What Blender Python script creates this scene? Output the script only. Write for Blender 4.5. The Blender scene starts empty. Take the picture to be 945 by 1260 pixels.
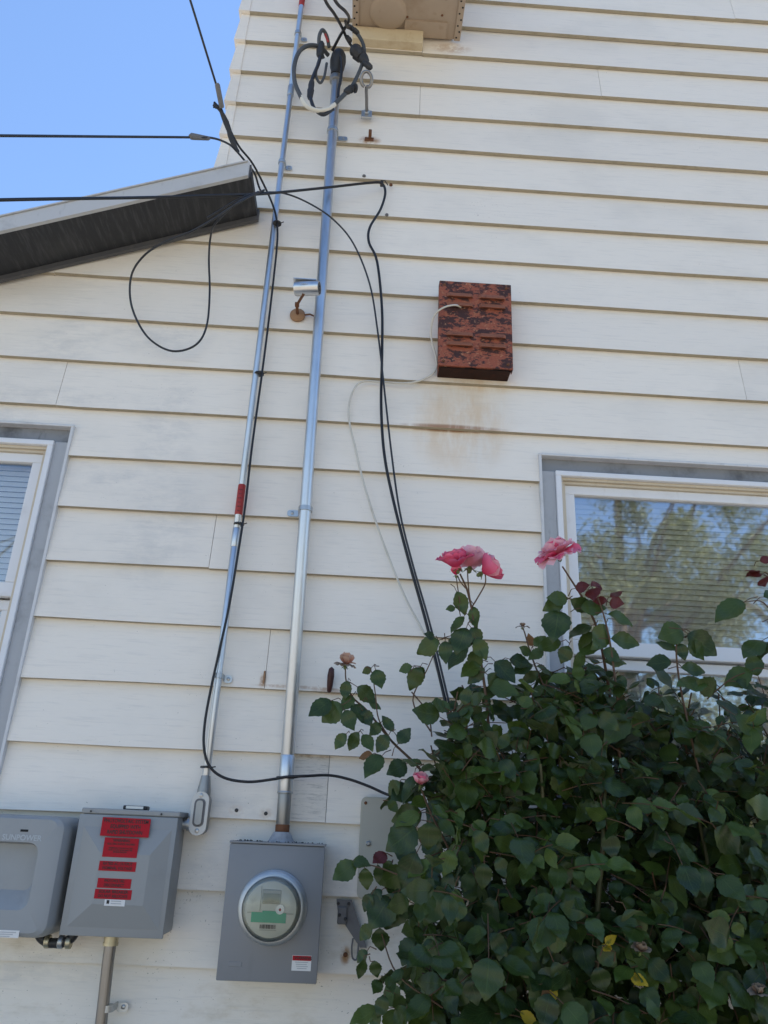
import bpy, bmesh, math, random
import numpy as np
from mathutils import Vector, Matrix
random.seed(7); RNG = np.random.default_rng(7)
scene = bpy.context.scene
COL = scene.collection

# ---------------------------------------------------------------- camera
CF, CYAW, CPIT, CROL = 964.6, 0.030765, 0.389658, 0.0435065
CAM = Vector((0.0, -2.6402, 1.5621))
fw = Vector((math.sin(CYAW)*math.cos(CPIT), math.cos(CYAW)*math.cos(CPIT), math.sin(CPIT)))
r0 = Vector((math.cos(CYAW), -math.sin(CYAW), 0)); u0 = r0.cross(fw)
RT = r0*math.cos(CROL) + u0*math.sin(CROL); UP = -r0*math.sin(CROL) + u0*math.cos(CROL)
cd = bpy.data.cameras.new('camera'); cam = bpy.data.objects.new('camera', cd); COL.objects.link(cam)
cd.sensor_fit = 'VERTICAL'; cd.sensor_height = 36; cd.lens = CF/1260*36
cd.clip_start = 0.02; cd.clip_end = 2000
cam.matrix_world = Matrix(((RT.x, UP.x, -fw.x, CAM.x), (RT.y, UP.y, -fw.y, CAM.y), (RT.z, UP.z, -fw.z, CAM.z), (0, 0, 0, 1)))
scene.camera = cam
scene.render.resolution_x = 768; scene.render.resolution_y = 1024

def at(px, py, y):
    """point of the place seen at photo pixel (px, py), at distance y from the siding plane"""
    d = fw + RT*((px-472.5)/CF) - UP*((py-630)/CF)
    return CAM + d*((y-CAM.y)/d.y)
def topx(p):
    v = Vector(p)-CAM; w = v.dot(fw)
    return 472.5+CF*v.dot(RT)/w, 630-CF*v.dot(UP)/w, w

# ---------------------------------------------------------------- sky, sun, exposure
SUN_EL, SUN_AZ = math.radians(64), math.radians(38)      # azimuth from +y (behind the house) towards +x
world = bpy.data.worlds.new('World'); scene.world = world; world.use_nodes = True
wn = world.node_tree; wn.nodes.clear()
sky = wn.nodes.new('ShaderNodeTexSky'); sky.sky_type = 'NISHITA'; sky.sun_disc = False
sky.sun_elevation = SUN_EL; sky.sun_rotation = SUN_AZ; sky.air_density = 1.0; sky.dust_density = 0.0; sky.ozone_density = 4.0
bg = wn.nodes.new('ShaderNodeBackground'); bg.inputs['Strength'].default_value = 0.15
wo = wn.nodes.new('ShaderNodeOutputWorld')
wn.links.new(sky.outputs[0], bg.inputs[0]); wn.links.new(bg.outputs[0], wo.inputs[0])
sl = bpy.data.lights.new('sun', 'SUN'); sl.energy = 5.0; sl.angle = math.radians(0.53); sl.color = (1.0, 0.93, 0.82)
so = bpy.data.objects.new('sun', sl); COL.objects.link(so)
sdir = Vector((math.sin(SUN_AZ)*math.cos(SUN_EL), math.cos(SUN_AZ)*math.cos(SUN_EL), math.sin(SUN_EL)))
so.rotation_euler = sdir.to_track_quat('Z', 'Y').to_euler(); so.location = (6, 6, 14)
vs = scene.view_settings
vs.view_transform = 'Standard'; vs.look = 'None'; vs.gamma = 1; vs.exposure = 0.80
vs.use_curve_mapping = False

# ---------------------------------------------------------------- materials
def mat(name, col=(.5, .5, .5), rough=.6, metal=0.0, spec=.5):
    m = bpy.data.materials.new(name); m.use_nodes = True
    b = m.node_tree.nodes['Principled BSDF']
    b.inputs['Base Color'].default_value = (*col, 1); b.inputs['Roughness'].default_value = rough
    b.inputs['Metallic'].default_value = metal; b.inputs['Specular IOR Level'].default_value = spec
    return m
class NT:
    """small node-writing helper"""
    def __init__(s, m): s.m = m; s.t = m.node_tree; s.b = s.t.nodes['Principled BSDF']
    def n(s, typ, **kw):
        nd = s.t.nodes.new(typ)
        for k, v in kw.items(): setattr(nd, k, v)
        return nd
    def l(s, a, b): s.t.links.new(a, b)
    def val(s, sock, v):
        if hasattr(v, 'is_output'): s.l(v, sock)
        else: sock.default_value = v
    def pos(s, scale=(1, 1, 1), obj=False):
        if obj: o = s.n('ShaderNodeTexCoord').outputs['Object']
        else: o = s.n('ShaderNodeNewGeometry').outputs['Position']
        mp = s.n('ShaderNodeMapping'); mp.inputs['Scale'].default_value = scale; s.l(o, mp.inputs[0]); return mp.outputs[0]
    def noise(s, vec, scale=5., detail=4., rough=.55):
        nd = s.n('ShaderNodeTexNoise'); s.l(vec, nd.inputs['Vector'])
        nd.inputs['Scale'].default_value = scale; nd.inputs['Detail'].default_value = detail; nd.inputs['Roughness'].default_value = rough
        return nd.outputs['Fac']
    def ramp(s, f, stops):
        nd = s.n('ShaderNodeValToRGB'); s.l(f, nd.inputs[0]); e = nd.color_ramp.elements
        while len(e) < len(stops): e.new(.5)
        for i, (p, c) in enumerate(stops):
            e[i].position = p; e[i].color = (*c, 1) if isinstance(c, tuple) else (c, c, c, 1)
        return nd.outputs[0]
    def math(s, op, a, b=0.0):
        nd = s.n('ShaderNodeMath', operation=op); s.val(nd.inputs[0], a); s.val(nd.inputs[1], b); return nd.outputs[0]
    def mix(s, f, a, b, blend='MIX'):
        nd = s.n('ShaderNodeMix', data_type='RGBA', blend_type=blend)
        s.val(nd.inputs['Factor'], f)
        for sock, v in ((nd.inputs['A'], a), (nd.inputs['B'], b)):
            if isinstance(v, tuple): v = (*v, 1)
            s.val(sock, v)
        return nd.outputs['Result']
    def smooth(s, v, a, b):
        nd = s.n('ShaderNodeMapRange', interpolation_type='SMOOTHSTEP'); s.val(nd.inputs[0], v)
        nd.inputs[1].default_value = a; nd.inputs[2].default_value = b; return nd.outputs[0]
    def bump(s, h, strength=.2, dist=.002):
        nd = s.n('ShaderNodeBump'); s.l(h, nd.inputs['Height']); nd.inputs['Strength'].default_value = strength
        nd.inputs['Distance'].default_value = dist; s.l(nd.outputs[0], s.b.inputs['Normal'])
    def xyz(s):
        o = s.n('ShaderNodeNewGeometry').outputs['Position']; x = s.n('ShaderNodeSeparateXYZ'); s.l(o, x.inputs[0]); return x.outputs

def blob(t, xyz, cx, cz, rx, rz, soft=.35):
    """0..1 soft elliptical patch on the wall"""
    a = t.math('DIVIDE', t.math('SUBTRACT', xyz[0], cx), rx); b = t.math('DIVIDE', t.math('SUBTRACT', xyz[2], cz), rz)
    d = t.math('ADD', t.math('MULTIPLY', a, a), t.math('MULTIPLY', b, b))
    return t.smooth(d, 1.0, 1.0-soft*2 if soft < .5 else 0.0)

def PZ(px, py):
    p = at(px, py, 0); return p.x, p.z
def m_siding():
    m = mat('siding_paint', (.7, .66, .56), .55, 0, .3); t = NT(m)
    xyz = t.xyz(); oi = t.n('ShaderNodeObjectInfo')
    base = t.mix(oi.outputs['Random'], (.87, .805, .71), (.83, .77, .685))
    big = t.noise(t.pos((1.0, 1, 1.6)), 1.7, 5, .6)
    base = t.mix(t.math('MULTIPLY', t.smooth(big, .48, .72), .22), base, (.50, .48, .44))
    streak = t.noise(t.pos((2.2, 1, 38)), 2.2, 4, .65)
    base = t.mix(t.math('MULTIPLY', t.smooth(streak, .56, .75), .16), base, (.47, .45, .41))
    gr = t.noise(t.pos((1.6, 1, 24)), 4, 5, .65)
    base = t.mix(t.math('MULTIPLY', t.smooth(gr, .52, .66), .13), base, (.42, .41, .40))
    # grey smudges on the wing wall
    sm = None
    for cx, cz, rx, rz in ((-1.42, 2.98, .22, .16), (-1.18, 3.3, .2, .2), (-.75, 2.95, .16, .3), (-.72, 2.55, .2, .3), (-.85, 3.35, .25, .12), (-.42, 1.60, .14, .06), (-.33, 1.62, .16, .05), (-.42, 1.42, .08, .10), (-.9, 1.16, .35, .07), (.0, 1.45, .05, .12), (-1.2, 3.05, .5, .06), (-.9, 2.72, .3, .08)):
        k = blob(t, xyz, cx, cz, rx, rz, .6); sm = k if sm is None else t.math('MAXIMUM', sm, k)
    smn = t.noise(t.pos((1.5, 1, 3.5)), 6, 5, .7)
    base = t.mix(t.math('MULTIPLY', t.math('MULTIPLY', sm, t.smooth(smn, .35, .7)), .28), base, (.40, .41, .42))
    # rust run below the old metal box
    vn = t.noise(t.pos((3.2, 1, 1.0)), 3.0, 5, .7)
    r1 = blob(t, xyz, .36, 3.04, .24, .26, .6); r2 = blob(t, xyz, .42, 3.215, .19, .06, .6)
    rr = t.math('MULTIPLY', t.math('MAXIMUM', r1, r2), t.smooth(vn, .28, .68))
    base = t.mix(t.math('MULTIPLY', rr, .5), base, (.62, .38, .14))
    rl = t.math('MULTIPLY', blob(t, xyz, .33, 3.012, .24, .016, .6), t.smooth(vn, .30, .55))
    base = t.mix(t.math('MULTIPLY', rl, .8), base, (.30, .13, .05))
    # rust spots: bracket, small drips, pod, lower bracket
    for cx, cz, rx, rz, f in ((*PZ(455, 172), .06, .035, .8), (*PZ(323, 838), .014, .03, .8), (*PZ(425, 1176), .02, .03, .95), (*PZ(405, 850), .07, .012, .6), (*PZ(555, 58), .12, .05, .45), (*PZ(360, 845), .16, .008, .5), (*PZ(380, 930), .10, .006, .6), (*PZ(291, 997), .03, .02, .3), (*PZ(327, 1001), .03, .02, .3)):
        k = t.math('MULTIPLY', blob(t, xyz, cx, cz, rx, rz, .6), t.smooth(t.noise(t.pos(), 30, 4, .7), .33, .6))
        base = t.mix(t.math('MULTIPLY', k, f), base, (.36, .17, .05))
    # weathered bare patch right of the service mast
    wx = t.math('MULTIPLY', t.math('MULTIPLY', t.smooth(xyz[0], -.175, -.165), t.smooth(xyz[0], -.056, -.062)),
                t.math('MULTIPLY', t.smooth(xyz[2], 1.58, 1.60), t.smooth(xyz[2], 1.80, 1.78)))
    wn_ = t.noise(t.pos((5, 1, 45)), 3, 5, .75)
    base = t.mix(t.math('MULTIPLY', wx, t.math('ADD', .22, t.math('MULTIPLY', t.smooth(wn_, .5, .62), .34))), base, (.30, .285, .26))
    # specks, chips and mould, thicker low on the wall
    sp = t.noise(t.pos((1, 1, 1.7)), 130, 2, .5); patch = t.noise(t.pos(), 3.1, 3, .6)
    low = t.math('ADD', t.math('MULTIPLY', t.smooth(xyz[2], 2.2, 1.2), .045), t.math('MULTIPLY', t.smooth(patch, .50, .75), .08))
    spk = t.smooth(t.math('ADD', sp, low), .76, .80)
    base = t.mix(t.math('MULTIPLY', spk, .55), base, (.10, .085, .06))
    ch = t.noise(t.pos((2.0, 1, 7)), 9, 6, .75)
    base = t.mix(t.math('MULTIPLY', t.smooth(ch, .735, .76), .6), base, (.22, .22, .21))
    oc = t.noise(t.pos((1.2, 1, 2.6)), 2.6, 5, .7)
    base = t.mix(t.math('MULTIPLY', t.math('MULTIPLY', t.smooth(oc, .52, .72), t.smooth(xyz[2], 1.75, 1.1)), .4), base, (.46, .36, .21))
    t.l(base, t.b.inputs['Base Color'])
    g = t.noise(t.pos((1.6, 1, 24)), 4, 5, .65)
    g2 = t.noise(t.pos((6, 6, 6)), 1.2, 2, .5)
    t.bump(t.math('ADD', g, t.math('MULTIPLY', g2, 1.5)), .75, .002)
    return m
def m_galv(name, tint=(.62, .65, .68), rough=.3, dirt=.3):
    m = mat(name, tint, rough, 1.0); t = NT(m)
    n1 = t.noise(t.pos((1, 1, .35)), 26, 5, .65); n2 = t.noise(t.pos((1, 1, .12)), 7, 4, .6)
    c = t.mix(n1, tuple(x*.72 for x in tint), tuple(min(1, x*1.15) for x in tint))
    c = t.mix(t.math('MULTIPLY', t.smooth(n2, .52, .75), dirt), c, (.22, .20, .17))
    t.l(c, t.b.inputs['Base Color'])
    r = t.math('ADD', rough-.1, t.math('MULTIPLY', n1, .28)); t.l(r, t.b.inputs['Roughness'])
    t.bump(n1, .12, .001); return m
def m_paint(name, col, rough=.5, dirt=.35, dcol=(.2, .18, .15), bump=.06, spec=.4, scale=9):
    m = mat(name, col, rough, 0, spec); t = NT(m)
    n1 = t.noise(t.pos(), scale, 6, .65); n2 = t.noise(t.pos((1, 1, .3)), scale*4, 4, .6)
    c = t.mix(t.math('MULTIPLY', t.smooth(n1, .5, .75), dirt), col, dcol)
    c = t.mix(t.math('MULTIPLY', t.smooth(n2, .62, .72), dirt*.6), c, dcol)
    t.l(c, t.b.inputs['Base Color'])
    t.l(t.math('ADD', rough-.08, t.math('MULTIPLY', n1, .2)), t.b.inputs['Roughness'])
    t.bump(n2, bump, .001); return m
def m_rust():
    m = mat('rusted_enamel', (.3, .1, .05), .8); t = NT(m)
    n1 = t.noise(t.pos((1.0, 1, 2.2)), 17, 8, .75); n2 = t.noise(t.pos((1.2, 1, 1.8)), 34, 6, .7); n3 = t.noise(t.pos(), 90, 4, .6)
    c = t.mix(n2, (.35, .10, .05), (.21, .055, .038))
    c = t.mix(t.math('MULTIPLY', t.smooth(n3, .5, .7), .5), c, (.40, .17, .085))
    c = t.mix(t.smooth(n1, .492, .52), c, t.mix(n3, (.028, .012, .012), (.075, .028, .026)))
    c = t.mix(t.math('MULTIPLY', t.smooth(n2, .58, .66), .7), c, (.55, .28, .16))
    t.l(c, t.b.inputs['Base Color']); t.bump(t.math('ADD', n1, t.math('MULTIPLY', n3, .5)), .5, .003); return m
def m_soffit():
    m = mat('soffit_board', (.06, .06, .065), .6); t = NT(m)
    n = t.noise(t.pos((14, 1.2, 6)), 5, 5, .7); n2 = t.noise(t.pos(), 4, 4, .6)
    c = t.mix(t.smooth(n, .45, .72), (.020, .021, .024), (.052, .052, .056))
    c = t.mix(t.math('MULTIPLY', t.smooth(n2, .55, .75), .3), c, (.06, .06, .06))
    t.l(c, t.b.inputs['Base Color']); t.bump(n, .3, .002); return m
def m_leaf(name, ca, cb, under, rough=.42, yellow=None):
    m = mat(name, ca, rough, 0, .45); t = NT(m)
    uv = t.n('ShaderNodeUVMap'); sx = t.n('ShaderNodeSeparateXYZ'); t.l(uv.outputs[0], sx.inputs[0])
    at_ = t.n('ShaderNodeAttribute', attribute_name='rnd'); oi = t.n('ShaderNodeObjectInfo')
    rnd = t.math('FRACT', t.math('ADD', at_.outputs['Fac'], t.math('MULTIPLY', oi.outputs['Random'], 7.31)))
    u = t.math('ABSOLUTE', t.math('SUBTRACT', sx.outputs[0], .5))
    vv = t.math('SUBTRACT', sx.outputs[1], t.math('MULTIPLY', u, .9))
    vein = t.math('ABSOLUTE', t.math('SINE', t.math('MULTIPLY', vv, 22.0)))
    vm = t.math('MAXIMUM', t.smooth(vein, .2, .0), t.smooth(u, .03, .0))
    c = t.mix(rnd, ca, cb)
    n = t.noise(t.pos(), 30, 4, .6); c = t.mix(t.math('MULTIPLY', t.smooth(n, .45, .75), .35), c, tuple(x*1.6 for x in cb))
    if yellow: c = t.mix(t.math('MULTIPLY', t.smooth(t.math('ADD', n, t.math('MULTIPLY', u, .5)), .45, .62), .9), c, yellow)
    c = t.mix(t.math('MULTIPLY', vm, .3), c, tuple(x*1.9+.006 for x in cb))
    geo = t.n('ShaderNodeNewGeometry'); c = t.mix(geo.outputs['Backfacing'], c, under)
    t.l(c, t.b.inputs['Base Color'])
    t.bump(t.math('SUBTRACT', 1.0, vm), .35, .001)
    tr = t.n('ShaderNodeBsdfTranslucent'); t.l(t.mix(.5, c, tuple(x*1.5 for x in under)), tr.inputs[0])
    ms = t.n('ShaderNodeMixShader'); ms.inputs[0].default_value = .28
    out = t.t.nodes['Material Output']; t.l(t.b.outputs[0], ms.inputs[1]); t.l(tr.outputs[0], ms.inputs[2]); t.l(ms.outputs[0], out.inputs[0])
    return m
def m_petal(name, ca, cb):
    m = mat(name, ca, .55, 0, .25); t = NT(m)
    uv = t.n('ShaderNodeUVMap'); sx = t.n('ShaderNodeSeparateXYZ'); t.l(uv.outputs[0], sx.inputs[0])
    oi = t.n('ShaderNodeObjectInfo')
    n = t.noise(t.pos((1, 1, 1)), 60, 3, .6)
    f = t.math('ADD', t.math('MULTIPLY', t.smooth(sx.outputs[1], .15, 1.), .75), t.math('MULTIPLY', t.math('SUBTRACT', oi.outputs['Random'], .4), .45))
    c = t.mix(f, ca, cb); c = t.mix(t.math('MULTIPLY', n, .25), c, tuple(x*.7 for x in ca)); t.l(c, t.b.inputs['Base Color'])
    tr = t.n('ShaderNodeBsdfTranslucent'); t.l(c, tr.inputs[0]); ms = t.n('ShaderNodeMixShader'); ms.inputs[0].default_value = .35
    out = t.t.nodes['Material Output']; t.l(t.b.outputs[0], ms.inputs[1]); t.l(tr.outputs[0], ms.inputs[2]); t.l(ms.outputs[0], out.inputs[0])
    return m
def m_glass(name='coated_window_glass', base_r=.24):
    m = bpy.data.materials.new(name); m.use_nodes = True; t = m.node_tree; t.nodes.clear()
    out = t.nodes.new('ShaderNodeOutputMaterial'); gl = t.nodes.new('ShaderNodeBsdfGlossy'); gl.inputs['Roughness'].default_value = .028
    gl.inputs['Color'].default_value = (.95, .97, 1, 1)
    tr = t.nodes.new('ShaderNodeBsdfTransparent'); tr.inputs[0].default_value = (.97, .98, .98, 1)
    fr = t.nodes.new('ShaderNodeFresnel'); fr.inputs[0].default_value = 1.5
    ad = t.nodes.new('ShaderNodeMath'); ad.operation = 'MULTIPLY_ADD'; ad.inputs[1].default_value = 1.6; ad.inputs[2].default_value = base_r; ad.use_clamp = True
    # very slight waviness of the double pane
    g = t.nodes.new('ShaderNodeNewGeometry'); nz = t.nodes.new('ShaderNodeTexNoise'); nz.inputs['Scale'].default_value = 9; nz.inputs['Detail'].default_value = 2
    bp = t.nodes.new('ShaderNodeBump'); bp.inputs['Strength'].default_value = .07; bp.inputs['Distance'].default_value = .002
    t.links.new(g.outputs['Position'], nz.inputs['Vector']); t.links.new(nz.outputs[0], bp.inputs['Height']); t.links.new(bp.outputs[0], gl.inputs['Normal'])
    mx = t.nodes.new('ShaderNodeMixShader')
    t.links.new(fr.outputs[0], ad.inputs[0]); t.links.new(ad.outputs[0], mx.inputs[0]); t.links.new(tr.outputs[0], mx.inputs[1]); t.links.new(gl.outputs[0], mx.inputs[2]); t.links.new(mx.outputs[0], out.inputs[0])
    return m

M = {
 'siding': m_siding(), 'galv': m_galv('galvanised_conduit', (.66, .69, .72), .38, .25), 'strap': m_galv('zinc_strap', (.52, .54, .55), .4, .4),
 'oldgalv': m_galv('old_conduit', (.27, .265, .26), .3, .6), 'ring2': m_galv('bright_cover_plate', (.46, .46, .46), .45, .25), 'cast': m_galv('cast_aluminium_fitting', (.38, .38, .37), .5, .45), 'brass': m_galv('tarnished_connector', (.55, .50, .36), .4, .4),
 'lip_shade': m_paint('shaded_board_lip', (.40, .35, .26), .8, .45, (.20, .17, .12), .2, .2, 12), 'rust': m_rust(), 'hollow_shade': m_paint('shaded_hollow_rust', (.035, .016, .012), .85, .6, (.10, .035, .02), .3, .2, 30), 'soffit': m_soffit(),
 'fascia': m_paint('grey_metal_fascia', (.50, .50, .50), .5, .35, (.22, .22, .22)), 'dark_trim': m_paint('dark_grey_trim', (.085, .085, .09), .5, .3),
 'casing': m_paint('grey_window_capping', (.41, .42, .435), .5, .45, (.12, .12, .12), .1, .4, 7),
 'casing_shaded_dirty': m_paint('stained_shaded_capping', (.24, .25, .265), .5, .85, (.07, .07, .075), .1, .4, 5),
 'vinyl': m_paint('white_vinyl', (.74, .745, .76), .4, .18, (.35, .32, .27)), 'track': m_paint('yellowed_window_track', (.60, .53, .42), .5, .4, (.28, .22, .15)),
 'channel': m_paint('pale_channel_trim', (.62, .62, .62), .45, .3), 'glass': m_glass(), 'glass_plain': m_glass('plain_window_glass', .05), 'blind': mat('white_blind_slat', (.88, .87, .84), .5),
 'room': mat('dim_room_wall', (.12, .12, .13), .9),
 'meterbox': m_paint('grey_meter_enamel', (.225, .23, .24), .42, .18, (.12, .12, .12), .04, .45, 6),
 'disc': m_paint('grey_disconnect_enamel', (.285, .292, .29), .42, .15, (.15, .15, .14), .04, .45, 6),
 'inv': m_paint('grey_inverter_plastic', (.30, .312, .318), .45, .12, (.12, .12, .12), .03, .45, 6),
 'invlight': mat('pale_grey_print', (.42, .45, .47), .5), 'black': mat('black_print', (.018, .014, .014), .6), 'blackplastic': m_paint('black_plastic', (.022, .022, .024), .4, .2, (.08, .08, .08)),
 'red': m_paint('faded_red_label', (.40, .016, .026), .6, .35, (.24, .012, .018), .06, .15), 'white': m_paint('white_label', (.72, .71, .69), .5, .1), 'redtape': m_paint('red_sticker_band', (.36, .035, .03), .45, .4, (.18, .03, .03)),
 'green': m_paint('green_meter_sticker', (.05, .36, .22), .4, .15, (.03, .25, .16)), 'dial': m_paint('cream_meter_face', (.60, .58, .50), .5, .15, (.4, .38, .3)), 'lcd': m_paint('grey_lcd', (.25, .25, .19), .3, .2),
 'ring': m_galv('meter_ring', (.62, .63, .62), .5, .2),
 'cable': m_paint('black_cable_jacket', (.014, .014, .016), .38, .2, (.05, .05, .05)), 'cable2': m_paint('dark_cable_jacket', (.022, .024, .030), .4, .25, (.07, .07, .07)),
 'grey_cable': m_paint('weathered_grey_cable', (.07, .075, .08), .6, .5, (.16, .16, .16)), 'white_cable': m_paint('old_white_cable', (.60, .57, .50), .5, .35, (.35, .30, .22)), 'tape': m_paint('white_splice_tape', (.66, .63, .55), .6, .3),
 'connector': m_paint('splice_boot', (.03, .031, .034), .55, .4, (.09, .09, .09)), 'beige': m_paint('beige_unit_enamel', (.40, .315, .235), .5, .45, (.26, .17, .10), .05, .4, 5),
 'timber': m_paint('painted_timber', (.60, .50, .34), .6, .45, (.35, .22, .10)), 'hole': mat('dark_hole', (.01, .01, .01), .9),
 'camsilver': m_galv('silver_camera_shell', (.66, .66, .66), .3, .2), 'lens': mat('camera_lens', (.01, .01, .012), .08, 0, .8),
 'ruststeel': m_paint('rusted_steel', (.16, .07, .035), .8, .7, (.05, .025, .02), .4, .3, 60), 'rustlight': m_paint('orange_rusted_steel', (.34, .20, .11), .75, .7, (.14, .06, .03), .4, .3, 50),
 'rustlouvre': m_paint('worn_rust_louvre', (.30, .11, .06), .7, .8, (.07, .022, .02), .3, .3, 34),
 'tan': m_paint('tan_plastic_cover', (.42, .405, .345), .5, .25, (.22, .2, .16)), 'greysteel': m_paint('grey_bracket_steel', (.16, .155, .155), .6, .5, (.07, .06, .055), .2),
 'pod': m_paint('dark_red_brown_spike', (.055, .016, .014), .45, .4, (.02, .01, .01)), 'caulk': m_paint('grey_sealant', (.36, .37, .39), .7, .4, (.06, .06, .06), .3, .3, 30), 'screwhead': mat('screw_head', (.4, .4, .4), .4, 1.0),
 'leaf': m_leaf('rose_leaf', (.015, .034, .009), (.058, .094, .017), (.062, .086, .030), .32),
 'leaf_young': m_leaf('young_rose_leaf', (.05, .095, .014), (.085, .125, .02), (.10, .14, .03), .42),
 'leaf_red': m_leaf('red_new_leaf', (.085, .014, .014), (.13, .025, .018), (.12, .03, .025), .42),
 'leaf_yellow': m_leaf('yellowing_leaf', (.10, .13, .02), (.16, .16, .02), (.30, .25, .05), .5, (.62, .44, .03)),
 'leaf_dry': m_leaf('dried_leaf', (.17, .085, .035), (.26, .14, .06), (.24, .13, .06), .7),
 'cane': m_paint('green_brown_cane', (.075, .075, .03), .55, .6, (.10, .035, .022), .2, .3, 14), 'twig': m_paint('red_green_stem', (.10, .055, .03), .5, .5, (.04, .06, .02), .1, .3, 20),
 'pink': m_petal('deep_pink_petal', (.86, .065, .19), (.92, .25, .37)), 'palepink': m_petal('pale_pink_petal', (.92, .34, .45), (.96, .64, .69)), 'fade': m_petal('faded_peach_petal', (.55, .25, .18), (.62, .46, .36)), 'drypetal': m_petal('dried_petal', (.22, .13, .08), (.42, .34, .26)),
 'sepal': m_leaf('pale_sepal', (.14, .19, .06), (.20, .24, .09), (.22, .26, .14), .5),
}

# ---------------------------------------------------------------- mesh helpers
ORG = {}
class MB:
    def __init__(s): s.v = []; s.f = []; s.uv = None; s.rnd = None
    def add(s, vs, fs):
        k = len(s.v); s.v += [tuple(p) for p in vs]; s.f += [tuple(i+k for i in f) for f in fs]; return s
    def box(s, x0, x1, y0, y1, z0, z1, bevel=0, seg=1):
        bm = bmesh.new(); bmesh.ops.create_cube(bm, size=1)
        for v in bm.verts: v.co = Vector(((x0+x1)/2+v.co.x*(x1-x0), (y0+y1)/2+v.co.y*(y1-y0), (z0+z1)/2+v.co.z*(z1-z0)))
        if bevel: bmesh.ops.bevel(bm, geom=bm.edges[:], offset=bevel, segments=seg, affect='EDGES', profile=.5)
        return s.bm(bm)
    def bm(s, bm):
        bm.verts.index_update(); s.add([v.co.copy() for v in bm.verts], [[v.index for v in f.verts] for f in bm.faces]); bm.free(); return s
    def tube(s, path, r, n=10, caps=True):
        P = [Vector(p) for p in path]; N = len(P); R = r if isinstance(r, (list, tuple)) else [r]*N
        k = len(s.v); prev = None
        for i in range(N):
            t = (P[min(i+1, N-1)]-P[max(i-1, 0)]).normalized()
            if prev is None:
                a = Vector((0, 0, 1)) if abs(t.z) < .9 else Vector((1, 0, 0)); nx = t.cross(a).normalized()
            else: nx = (prev - t*prev.dot(t)).normalized()
            prev = nx; ny = t.cross(nx)
            for j in range(n):
                a = 2*math.pi*j/n; s.v.append(tuple(P[i]+nx*(math.cos(a)*R[i])+ny*(math.sin(a)*R[i])))
        for i in range(N-1):
            for j in range(n):
                a = k+i*n+j; b = k+i*n+(j+1) % n; s.f.append((a, b, b+n, a+n))
        if caps: s.f.append(tuple(k+j for j in range(n))[::-1]); s.f.append(tuple(k+(N-1)*n+j for j in range(n)))
        return s
    def lathe(s, prof, o, axis, n=28):
        """prof: (radius, height along axis)"""
        o = Vector(o); ax = Vector(axis).normalized(); a = Vector((0, 0, 1)) if abs(ax.z) < .9 else Vector((1, 0, 0))
        nx = ax.cross(a).normalized(); ny = ax.cross(nx); k = len(s.v)
        for r, h in prof:
            for j in range(n):
                t = 2*math.pi*j/n; s.v.append(tuple(o+ax*h+nx*(math.cos(t)*r)+ny*(math.sin(t)*r)))
        for i in range(len(prof)-1):
            for j in range(n):
                a = k+i*n+j; b = k+i*n+(j+1) % n; s.f.append((a, b, b+n, a+n))
        s.f.append(tuple(k+j for j in range(n))[::-1]); s.f.append(tuple(k+(len(prof)-1)*n+j for j in range(n)))
        return s
    def prism(s, poly, y0, y1):
        """poly: (x, z) outline, extruded from y0 to y1"""
        n = len(poly); k = len(s.v)
        s.v += [(x, y0, z) for x, z in poly] + [(x, y1, z) for x, z in poly]
        s.f.append(tuple(range(k, k+n))); s.f.append(tuple(range(k+2*n-1, k+n-1, -1)))
        for i in range(n): j = (i+1) % n; s.f.append((k+i, k+n+i, k+n+j, k+j))
        return s
    def build(s, name, m, parent=None, smooth=0, origin=None, base=False):
        V = np.array(s.v, float)
        if origin is None:
            lo, hi = V.min(0), V.max(0); origin = (lo+hi)/2
            if base: origin[2] = lo[2]
        origin = np.array(origin, float)
        me = bpy.data.meshes.new(name); me.from_pydata((V-origin).tolist(), [], s.f); me.materials.append(M[m] if isinstance(m, str) else m)
        if s.uv is not None:
            ul = me.uv_layers.new(name='UVMap'); idx = np.zeros(len(me.loops), int); me.loops.foreach_get('vertex_index', idx)
            ul.data.foreach_set('uv', np.array(s.uv)[idx].ravel())
        if s.rnd is not None:
            a = me.attributes.new('rnd', 'FLOAT', 'POINT'); a.data.foreach_set('value', s.rnd)
        bm = bmesh.new(); bm.from_mesh(me)
        if s.uv is None: bmesh.ops.recalc_face_normals(bm, faces=bm.faces)
        bm.to_mesh(me); bm.free()
        if smooth:
            me.shade_smooth()
            if smooth < 180: me.set_sharp_from_angle(angle=math.radians(smooth))
        return place(name, me, origin, parent)
def place(name, me, origin, parent=None):
    o = bpy.data.objects.new(name, me); COL.objects.link(o); origin = Vector(origin)
    if parent is not None: o.parent = parent; o.location = origin-ORG[parent.name]
    else: o.location = origin
    ORG[o.name] = origin; return o
def thing(name, loc, label, cat, group=None, kind=None):
    o = bpy.data.objects.new(name, None); COL.objects.link(o); o.location = loc; o.empty_display_size = .1; ORG[o.name] = Vector(loc)
    return tag(o, label, cat, group, kind)
def tag(o, label=None, cat=None, group=None, kind=None):
    if label: o['label'] = label
    if cat: o['category'] = cat
    if group: o['group'] = group
    if kind: o['kind'] = kind
    return o
def part(name, parent): # an empty part holding sub-parts
    o = bpy.data.objects.new(name, None); COL.objects.link(o); o.parent = parent; ORG[o.name] = ORG[parent.name]; return o
def smoothpath(pts, step=6):
    P = [Vector(p) for p in pts]; out = []
    Q = [P[0]*2-P[1]] + P + [P[-1]*2-P[-2]]
    for i in range(1, len(Q)-2):
        a, b, c, d = Q[i-1:i+3]
        for k in range(step):
            t = k/step; out.append(.5*((2*b)+(c-a)*t+(2*a-5*b+4*c-d)*t*t+(3*b-a-3*c+d)*t**3))
    out.append(P[-1]); return out
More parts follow.
